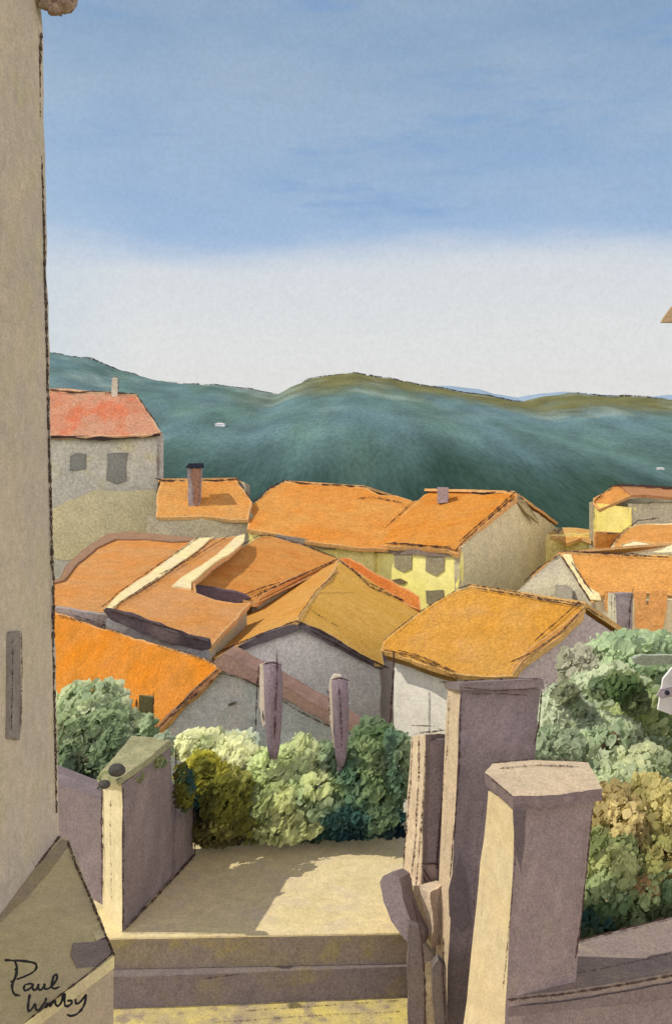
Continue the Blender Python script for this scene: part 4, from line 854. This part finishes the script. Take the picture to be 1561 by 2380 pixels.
# --- corner of a neighbouring roof, upper right
t = thing('roof_corner', 'tip of a tan roof poking in at the right edge against the pale sky', 'roof', V((6.0, 12, 0)))
panel('eave_tip', [P(*q, 12) for q in ((1537, 749), (1546, 734), (1562, 712), (1700, 600), (2430, 200), (2430, 761), (1750, 761), (1660, 752), (1558, 749))], .08, wash((.50, .36, .20), (.46, .33, .20), 12), t, amp=.6)
block('wall', [V((5.3, 11.6, -1.2)), V((9, 11.6, -1.2)), V((9, 13.5, -1.2)), V((5.3, 13.5, -1.2))], [V((5.3, 11.6, 7.3)), V((9, 11.6, 7.3)), V((9, 13.5, 7.3)), V((5.3, 13.5, 7.3))], [W(BEIGE, 12)], t, amp=.01)

# ================================================================== VEGETATION
def dabs(bm, lay, C, rx, ry, rz, n, size, cA, cB):
    cl = bm.verts.layers.float_vector.get('crown') or bm.verts.layers.float_vector.new('crown')
    u = C.y/F; sd = random.random()*50
    size *= .62
    for _ in range(int(n*3.6)):
        while True:
            q = V((random.uniform(-1, 1), random.uniform(-1, 1), random.uniform(-1, 1)))
            if q.length <= 1: break
        small = random.random() < .5
        if q.length > 0: q = q.normalized()*(q.length**.5)
        lump = 1+.30*noise.noise(q*1.7+V((sd, 0, 0)))+(random.uniform(0, .26)*random.random() if small else 0)
        p = C+V((q.x*rx, q.y*ry, q.z*rz))*lump
        n3 = (V((q.x*.5-.25, -.55, .55+q.z*.3))+V((random.gauss(0, .5), random.gauss(0, .5), random.gauss(0, .5)))).normalized()
        a = n3.orthogonal().normalized(); b = n3.cross(a); k = random.randint(8, 12); ph = random.random()*6
        s = size*(random.uniform(.18, .5) if small else random.uniform(.7, 1.35)); asp = random.uniform(.32, .8)
        t = .5+.35*q.z+2.4*noise.noise(p*(F/C.y)/70+V((3, 1, 7)))  # crown shading put into the leaf tint: paler above, darker below
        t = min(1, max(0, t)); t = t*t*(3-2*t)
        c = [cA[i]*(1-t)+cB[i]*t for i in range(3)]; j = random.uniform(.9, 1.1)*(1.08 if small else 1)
        cnv = V((q.x*.6-.35, q.y*.3-.45, q.z*.6+.75)).normalized(); ro = .55 if small else .80
        vs = []
        for m in range(k):
            ang = ph+m*2*math.pi/k; r = s*random.uniform(ro, 1.05)
            v = bm.verts.new(p+a*math.cos(ang)*r+b*math.sin(ang)*r*asp); v[lay] = (c[0]*j, c[1]*j, c[2]*j, 1); v[cl] = cnv; vs.append(v)
        bm.faces.new(vs)
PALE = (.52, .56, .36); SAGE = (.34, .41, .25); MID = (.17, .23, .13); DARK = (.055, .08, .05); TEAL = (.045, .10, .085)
OLIVE = (.17, .17, .035); YG = (.50, .54, .30); BROWN = (.24, .17, .07); GBR = (.10, .10, .06); RUST = (.34, .21, .10)
def plant(name, label, cat, loc, blobs, group=None, part='foliage', trunk=None, d=15):
    t = thing(name, label, cat, loc, group)
    bm = bmesh.new(); bm.verts.layers.float_vector.new('crown'); lay = bm.verts.layers.float_color.new('tint')
    for (cx, cy, rx, ry, Y, dep, n, sz, cA, cB) in blobs:
        u = Y/F; dabs(bm, lay, P(cx, cy, Y), rx*u, dep, ry*u, n, sz*u, cA, cB)
    me = bpy.data.meshes.new(part)
    for v in bm.verts: v.co -= t.location
    bm.to_mesh(me); bm.free(); me.materials.append(leafmat(d))
    o = bpy.data.objects.new(part, me); col.objects.link(o); o.parent = t
    if trunk:
        bm = bmesh.new(); bm.verts.layers.float.new('edge')
        for path, r in trunk: add_stroke(bm, path, r, 0, taper=False)
        link('trunk', bm, W(((.16, .11, .07), (.12, .09, .06)), 15, edge=0), t)
    return t
def tr(x, y0, y1, Y, r): return [([P(x, y0, Y), P(x+4, (y0+y1)/2, Y), P(x-2, y1, Y)], r), ([P(x+4, (y0+y1)/2, Y), P(x+30, y1+10, Y)], r*.5), ([P(x+4, (y0+y1)/2, Y), P(x-34, y1+20, Y)], r*.5)]

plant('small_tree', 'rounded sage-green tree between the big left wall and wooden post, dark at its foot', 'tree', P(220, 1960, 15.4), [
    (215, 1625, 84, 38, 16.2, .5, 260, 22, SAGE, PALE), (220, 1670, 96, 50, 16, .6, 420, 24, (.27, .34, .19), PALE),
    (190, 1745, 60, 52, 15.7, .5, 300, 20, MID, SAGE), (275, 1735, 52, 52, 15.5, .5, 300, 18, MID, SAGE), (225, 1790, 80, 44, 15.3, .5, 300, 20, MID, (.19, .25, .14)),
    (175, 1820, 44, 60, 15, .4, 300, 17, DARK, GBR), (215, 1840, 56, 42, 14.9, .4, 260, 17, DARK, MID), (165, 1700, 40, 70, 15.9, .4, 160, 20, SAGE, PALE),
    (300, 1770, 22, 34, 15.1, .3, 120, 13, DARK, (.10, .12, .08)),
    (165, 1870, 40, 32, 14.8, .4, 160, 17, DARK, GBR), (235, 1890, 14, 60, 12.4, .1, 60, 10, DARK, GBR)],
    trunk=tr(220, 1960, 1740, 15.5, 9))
plant('shrub', 'pale sage shrub spilling over the corner of the garden wall coping', 'shrub', P(375, 1740, 12.7), [
    (380, 1730, 26, 26, 12.9, .2, 110, 13, SAGE, (.33, .38, .27)), (330, 1770, 60, 16, 12.3, .15, 170, 11, MID, (.26, .29, .13)), (285, 1806, 50, 16, 11.8, .15, 150, 11, MID, (.26, .29, .13)), (345, 1700, 20, 40, 14, .2, 90, 12, MID, SAGE)], d=13)
plant('olive_bush', 'yellow-olive bush just right of the garden wall, dark brown underneath', 'bush', P(480, 1965, 14.1), [
    (430, 1832, 24, 50, 12.95, .2, 170, 12, TEAL, OLIVE), (520, 1860, 60, 50, 13.0, .3, 260, 15, (.10, .11, .03), OLIVE), (470, 1800, 62, 44, 13.85, .4, 360, 17, OLIVE, (0.413, 0.388, 0.062)), (440, 1850, 40, 50, 13.65, .4, 240, 17, TEAL, (0.125, 0.200, 0.100)), (535, 1850, 58, 62, 13.75, .4, 380, 18, OLIVE, (0.325, 0.325, 0.100)),
    (500, 1915, 66, 40, 13.55, .4, 300, 17, (0.062, 0.056, 0.025), (0.175, 0.163, 0.050)), (575, 1905, 40, 42, 13.65, .3, 180, 17, OLIVE, (0.275, 0.275, 0.112))],
    trunk=[([P(490, 1965, 14.2), P(490, 1880, 14.2)], 6)], d=14)
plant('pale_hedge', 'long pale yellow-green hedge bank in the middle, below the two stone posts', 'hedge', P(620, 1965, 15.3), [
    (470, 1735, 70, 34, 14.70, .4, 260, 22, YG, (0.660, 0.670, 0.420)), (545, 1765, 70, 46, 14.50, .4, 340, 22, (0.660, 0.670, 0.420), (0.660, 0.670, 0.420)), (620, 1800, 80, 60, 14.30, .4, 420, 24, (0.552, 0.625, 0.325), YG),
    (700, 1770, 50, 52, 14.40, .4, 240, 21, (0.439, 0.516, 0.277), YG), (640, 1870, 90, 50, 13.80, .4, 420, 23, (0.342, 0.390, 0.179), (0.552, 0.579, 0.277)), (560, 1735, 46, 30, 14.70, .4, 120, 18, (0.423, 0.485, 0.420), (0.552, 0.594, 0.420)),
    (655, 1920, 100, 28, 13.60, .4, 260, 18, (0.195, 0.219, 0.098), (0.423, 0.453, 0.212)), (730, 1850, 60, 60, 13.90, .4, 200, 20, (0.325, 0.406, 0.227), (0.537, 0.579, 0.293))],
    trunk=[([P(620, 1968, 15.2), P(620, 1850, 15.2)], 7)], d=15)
plant('green_hedge', 'deep green hedge with blue-green shadows left of the slim gate pier', 'hedge', P(840, 1960, 14.6), [
    (800, 1770, 70, 46, 14.35, .4, 320, 19, MID, SAGE), (880, 1740, 64, 46, 14.35, .4, 320, 19, (0.125, 0.188, 0.088), (0.275, 0.350, 0.175)), (920, 1790, 44, 80, 14.05, .4, 300, 19, (0.125, 0.200, 0.125), (0.250, 0.312, 0.175)),
    (840, 1830, 90, 60, 13.95, .4, 460, 20, (0.112, 0.188, 0.112), (0.250, 0.325, 0.150)), (780, 1890, 50, 46, 13.75, .3, 260, 17, TEAL, MID), (860, 1900, 80, 36, 13.65, .3, 340, 17, TEAL, (0.150, 0.213, 0.112)),
    (740, 1780, 34, 30, 14.45, .3, 90, 15, MID, SAGE), (865, 1700, 42, 26, 14.65, .3, 120, 16, MID, SAGE)],
    trunk=[([P(840, 1960, 14.7), P(840, 1850, 14.7)], 7)], d=15)
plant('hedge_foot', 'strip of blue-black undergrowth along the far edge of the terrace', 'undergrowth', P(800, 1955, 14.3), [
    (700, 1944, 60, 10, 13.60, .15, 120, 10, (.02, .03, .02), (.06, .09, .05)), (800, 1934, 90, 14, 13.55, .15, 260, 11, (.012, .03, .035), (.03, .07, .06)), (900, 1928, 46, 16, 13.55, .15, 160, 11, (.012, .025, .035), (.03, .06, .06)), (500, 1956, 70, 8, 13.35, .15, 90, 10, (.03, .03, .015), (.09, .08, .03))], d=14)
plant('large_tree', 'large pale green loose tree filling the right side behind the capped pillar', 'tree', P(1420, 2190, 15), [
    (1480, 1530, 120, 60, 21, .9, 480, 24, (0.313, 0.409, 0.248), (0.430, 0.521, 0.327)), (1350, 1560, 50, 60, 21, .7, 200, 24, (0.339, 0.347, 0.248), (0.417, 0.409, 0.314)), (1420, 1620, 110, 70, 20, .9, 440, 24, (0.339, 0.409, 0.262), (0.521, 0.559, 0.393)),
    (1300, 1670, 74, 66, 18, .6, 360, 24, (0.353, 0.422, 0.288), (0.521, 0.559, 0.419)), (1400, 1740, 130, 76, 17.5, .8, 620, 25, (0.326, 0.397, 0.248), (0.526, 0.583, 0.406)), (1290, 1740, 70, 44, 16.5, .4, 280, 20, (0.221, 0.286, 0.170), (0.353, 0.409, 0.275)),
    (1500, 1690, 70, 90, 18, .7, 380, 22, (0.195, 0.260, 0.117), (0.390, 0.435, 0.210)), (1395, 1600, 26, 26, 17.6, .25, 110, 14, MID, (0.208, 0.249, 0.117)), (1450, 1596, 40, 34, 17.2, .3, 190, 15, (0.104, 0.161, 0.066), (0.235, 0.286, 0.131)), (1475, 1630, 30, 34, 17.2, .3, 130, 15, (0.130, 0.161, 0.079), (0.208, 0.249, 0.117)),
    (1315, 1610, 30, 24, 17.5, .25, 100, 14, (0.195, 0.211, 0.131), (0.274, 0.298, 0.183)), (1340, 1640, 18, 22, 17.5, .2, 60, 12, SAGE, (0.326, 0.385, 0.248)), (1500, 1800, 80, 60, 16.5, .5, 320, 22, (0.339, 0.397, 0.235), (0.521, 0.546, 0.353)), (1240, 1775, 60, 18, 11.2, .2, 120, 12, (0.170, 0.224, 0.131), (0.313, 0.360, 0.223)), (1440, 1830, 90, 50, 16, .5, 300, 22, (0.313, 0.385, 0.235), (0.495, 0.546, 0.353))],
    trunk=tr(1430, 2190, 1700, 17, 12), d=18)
plant('autumn_shrub', 'rust-flecked olive shrub between the capped pillar and right edge, dark at its base', 'shrub', P(1460, 2190, 12.5), [
    (1440, 1890, 80, 60, 12.08, .5, 400, 20, (0.365, 0.297, 0.135), (0.567, 0.486, 0.243)), (1530, 1880, 70, 70, 12.08, .5, 360, 20, (0.297, 0.270, 0.108), (0.513, 0.459, 0.203)), (1420, 1990, 80, 70, 11.76, .5, 460, 20, (0.216, 0.257, 0.108), (0.405, 0.432, 0.203)),
    (1530, 1990, 80, 70, 11.76, .5, 440, 20, BROWN, (0.324, 0.324, 0.121)), (1490, 1950, 46, 40, 11.9, .3, 60, 12, RUST, (0.338, 0.243, 0.095)), (1500, 2060, 30, 26, 11.28, .2, 60, 12, RUST, (0.297, 0.243, 0.095)),
    (1400, 2080, 60, 60, 11.44, .4, 320, 18, (0.135, 0.203, 0.095), (0.338, 0.405, 0.203)), (1490, 2080, 70, 60, 11.44, .4, 340, 18, (0.176, 0.243, 0.095), (0.365, 0.432, 0.203)), (1550, 2070, 50, 70, 11.44, .4, 220, 18, (0.135, 0.203, 0.095), (0.405, 0.486, 0.270)),
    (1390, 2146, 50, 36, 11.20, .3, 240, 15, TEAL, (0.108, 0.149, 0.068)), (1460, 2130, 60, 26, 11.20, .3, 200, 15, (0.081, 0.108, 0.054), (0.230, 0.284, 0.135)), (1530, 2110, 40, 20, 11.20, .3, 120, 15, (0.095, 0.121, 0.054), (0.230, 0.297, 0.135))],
    trunk=[([P(1460, 2190, 12.7), P(1450, 2000, 13)], 8)], d=13)
# two dark stone balls on the coping
for (cx, cy, rx, ry, Y, lab) in ((272, 1790, 20, 15, 11.3, 'larger dark stone ball on the garden wall coping'), (243, 1823, 14, 10, 11.1, 'smaller dark stone ball at the low end of the garden wall coping')):
    bm = bmesh.new(); bm.verts.layers.float.new('edge'); bmesh.ops.create_icosphere(bm, subdivisions=3, radius=1)
    for v in bm.verts:
        k = 1+.1*noise.noise(v.co*2+V((cx, 0, 0))); v.co = P(cx, cy, Y)+V((v.co.x*rx, v.co.y*rx*.8, v.co.z*ry))*k*Y/F
    o = link('stone_ball', bm, wash((.055, .055, .05), (.09, .085, .075), 11, edge=0), None, smooth=True); tag(o, lab, 'stone ball', 'dark stone balls on the wall')

# ---- white shed and pale van glimpsed through the tree at the right edge
t = thing('white_outbuilding', 'white outbuilding with a lilac band and round dark porthole among the leaves', 'outbuilding', P(1560, 1760, 14.6))
ob = wash((.86, .84, .82), (.84, .82, .80), 17, edge=0, grain=.05)
panel('wall', [P(*q, 14.5) for q in ((1540, 1578), (1561, 1552), (1700, 1520), (1700, 1690), (1561, 1662), (1528, 1650), (1534, 1612))], .05, ob, t, amp=.3, inset=0)
panel('lilac_band', [P(*q, 14.46) for q in ((1524, 1616), (1534, 1602), (1561, 1596), (1700, 1590), (1700, 1616), (1561, 1618), (1537, 1624))], .03, wash((.50, .43, .50), (.54, .48, .53), 17), t, amp=2)
bm = bmesh.new(); bm.verts.layers.float.new('edge')
bmesh.ops.create_cone(bm, cap_ends=True, segments=18, radius1=5.5*14.4/F, radius2=5.5*14.4/F, depth=.04, matrix=mathutils.Matrix.Translation(P(1549, 1610, 14.42))@mathutils.Matrix.Rotation(math.pi/2, 4, 'X'))
link('porthole', bm, wash((.05, .05, .08), (.05, .05, .07), 17), t)
panel('canopy', [P(*q, 15.6) for q in ((1470, 1530), (1490, 1522), (1561, 1524), (1720, 1522), (1720, 1544), (1561, 1544), (1500, 1548), (1474, 1542))], .1, wash((.42, .47, .34), (.40, .43, .34), 17, edge=0), t, amp=.8)

# ---- tiny pale buildings far off on the slope
from mathutils.bvhtree import BVHTree
hm = bpy.data.objects['hills'].data
hill_tree = BVHTree.FromPolygons([v.co.copy() for v in hm.vertices], [tuple(p.vertices) for p in hm.polygons if p.material_index == 0])
def hilly(label, cx, cy, w, h, Y):
    hit = hill_tree.ray_cast(EYE, (P(cx, cy+h*2.5, 10)-EYE).normalized())[0]
    if hit is not None: Y = hit.y
    t = thing('hill_cottage', label, 'cottage', P(cx, cy+h*2.5, Y), 'tiny white cottages on the hill')
    D5 = w*1.2*Y/F
    def q(x, y, d): return V((P(x, y, Y).x, Y+d, P(x, y, Y).z))
    block('wall', [q(cx-w, cy+h*4, 0), q(cx+w, cy+h*4, 0), q(cx+w, cy+h*4, D5), q(cx-w, cy+h*4, D5)], [q(cx-w, cy, 0), q(cx+w, cy, 0), q(cx+w, cy, D5), q(cx-w, cy, D5)], [wash((.8, .8, .78), (.8, .8, .8), 300, edge=0)], t, cuts=1, amp=0)
    block('roof', [q(cx-w*1.15, cy, -.3), q(cx+w*1.15, cy, -.3), q(cx+w*1.15, cy, D5+.3), q(cx-w*1.15, cy, D5+.3)], [q(cx-w*.5, cy-h, D5*.4), q(cx+w*.3, cy-h, D5*.4), q(cx+w*.3, cy-h, D5*.6), q(cx-w*.5, cy-h, D5*.6)], [wash((.72, .72, .72), (.75, .73, .70), 300, edge=0)], t, cuts=1, amp=0)
hilly('tiny white cottage alone on the dark hillside left of centre', 511, 985, 11, 2.4, 255)
hilly('tiny white cottage low on the hillside at the right edge', 1535, 1088, 8, 1.4, 160)

# ================================================================== LIGHT, SKY, CAMERA
sc = bpy.context.scene
EL = math.radians(49); D = V((1, -.02, 0)).normalized()          # light travels this way over the ground
sun = bpy.data.lights.new('sun', 'SUN'); sun.energy = 3.0; sun.angle = math.radians(.6); sun.color = (1, .93, .80)
so = bpy.data.objects.new('sun', sun); col.objects.link(so)
dv = V((D.x*math.cos(EL), D.y*math.cos(EL), -math.sin(EL))); so.rotation_euler = dv.to_track_quat('-Z', 'Y').to_euler(); so.location = (-20, 5, 30)

w = bpy.data.worlds.new('World'); sc.world = w; w.use_nodes = True; nt = w.node_tree; L = nt.links.new
bg = nt.nodes['Background']; bg.inputs[1].default_value = 1.0
tc = nt.nodes.new('ShaderNodeTexCoord'); sep = nt.nodes.new('ShaderNodeSeparateXYZ'); L(tc.outputs['Generated'], sep.inputs[0])
def nz(scale, st, det=4, rough=.6):
    mp = nt.nodes.new('ShaderNodeMapping'); mp.inputs['Scale'].default_value = st; L(tc.outputs['Generated'], mp.inputs[0])
    n = nt.nodes.new('ShaderNodeTexNoise'); n.inputs['Scale'].default_value = scale; n.inputs['Detail'].default_value = det; n.inputs['Roughness'].default_value = rough
    L(mp.outputs[0], n.inputs[0]); return n.outputs[0]
def mr(s, a, b, c=0., d=1.):
    r = nt.nodes.new('ShaderNodeMapRange'); L(s, r.inputs[0])
    for i, v in enumerate((a, b, c, d)): r.inputs[i+1].default_value = v
    return r.outputs[0]
def mth(a, b, op='ADD'):
    x = nt.nodes.new('ShaderNodeMath'); x.operation = op
    for i, v in enumerate((a, b)):
        if isinstance(v, (int, float)): x.inputs[i].default_value = v
        else: L(v, x.inputs[i])
    return x.outputs[0]
def mx(f, a, b, mode='MIX'):
    x = nt.nodes.new('ShaderNodeMix'); x.data_type = 'RGBA'; x.blend_type = mode
    for s, v in ((0, f), (6, a), (7, b)):
        if isinstance(v, (int, float)): x.inputs[s].default_value = v
        elif isinstance(v, tuple): x.inputs[s].default_value = (*v, 1)
        else: L(v, x.inputs[s])
    return x.outputs[2]
el = mth(sep.outputs[2], mr(nz(3.0, (1, 1, 5), 3), .3, .7, -.012, .012))
rp = nt.nodes.new('ShaderNodeValToRGB'); L(mr(el, 0, 1), rp.inputs[0])
cr_ = rp.color_ramp; cr_.elements[0].position = 0; cr_.elements[0].color = (.80, .79, .775, 1)
cr_.elements[1].position = 1; cr_.elements[1].color = (.22, .20, .27, 1)
for pos, c in ((.10, (.79, .795, .79)), (.165, (.72, .755, .79)), (.187, (.56, .65, .78)), (.205, (.36, .515, .745)), (.27, (.30, .455, .68)), (.33, (.32, .45, .63)), (.40, (.27, .40, .58)), (.5, (.34, .38, .48)), (.7, (.24, .23, .30))):
    e = cr_.elements.new(pos); e.color = (*c, 1)
blot = mr(nz(4.5, (1, 1, 3.2), 4, .55), .42, .64)
hi = mth(blot, mr(sep.outputs[2], .19, .24), 'MULTIPLY')
c = mx(mth(hi, .38, 'MULTIPLY'), rp.outputs[0], (.46, .56, .68))
deep = mth(mr(nz(6, (1, 1, 6), 4, .6), .56, .70), mr(sep.outputs[2], .18, .22), 'MULTIPLY')
c = mx(mth(deep, .45, 'MULTIPLY'), c, (.20, .37, .66))
# paler, thinner blue toward the left
lf = mth(mr(sep.outputs[0], -.33, -.20, 1, 0), mr(sep.outputs[2], .12, .40, .9, .25), 'MULTIPLY')
c = mx(mth(lf, .7, 'MULTIPLY'), c, (.55, .66, .76))
gk = mth(mr(nz(230, (1, 1, 1), 2, .7), .25, .75, .95, 1.05), mr(nz(60, (1, 1, 1.6), 3, .7), .3, .7, .98, 1.02), 'MULTIPLY')
cc = nt.nodes.new('ShaderNodeCombineColor')
for i in range(3): L(gk, cc.inputs[i])
c = mx(1.0, c, cc.outputs[0], 'MULTIPLY')
sky = nt.nodes.new('ShaderNodeTexSky'); sky.sky_type = 'NISHITA'; sky.sun_disc = False
sky.sun_elevation = EL; sky.sun_rotation = math.atan2(-D.x, -D.y)
sk = nt.nodes.new('ShaderNodeVectorMath'); sk.operation = 'SCALE'; sk.inputs['Scale'].default_value = .08; L(sky.outputs[0], sk.inputs[0])
c = mx(.12, c, sk.outputs[0])
# added fill: unseen sky brightened behind and to the right of the viewer
side = mth(mth(sep.outputs[1], -1.0, 'MULTIPLY'), mth(sep.outputs[0], .35, 'MULTIPLY'))
gain = mth(mr(side, .0, .75), mth(mr(sep.outputs[2], -.02, .1), mr(sep.outputs[2], .35, .7, 1, 0), 'MULTIPLY'), 'MULTIPLY')
c = mx(gain, c, (2.65, 2.44, 2.50)); L(c, bg.inputs[0])

cam = bpy.data.cameras.new('camera'); co = bpy.data.objects.new('camera', cam); col.objects.link(co); sc.camera = co
co.location = EYE; co.rotation_euler = (math.pi/2, 0, 0)
cam.sensor_fit = 'VERTICAL'; cam.sensor_height = 36; cam.sensor_width = 36; cam.lens = 36*F/2380
cam.shift_y = -(1190-HY)/2380; cam.clip_start = .1; cam.clip_end = 20000
sc.view_settings.view_transform = 'Standard'; sc.view_settings.look = 'None'; sc.view_settings.exposure = 0
sc.cycles.transparent_max_bounces = 24; sc.cycles.max_bounces = 5
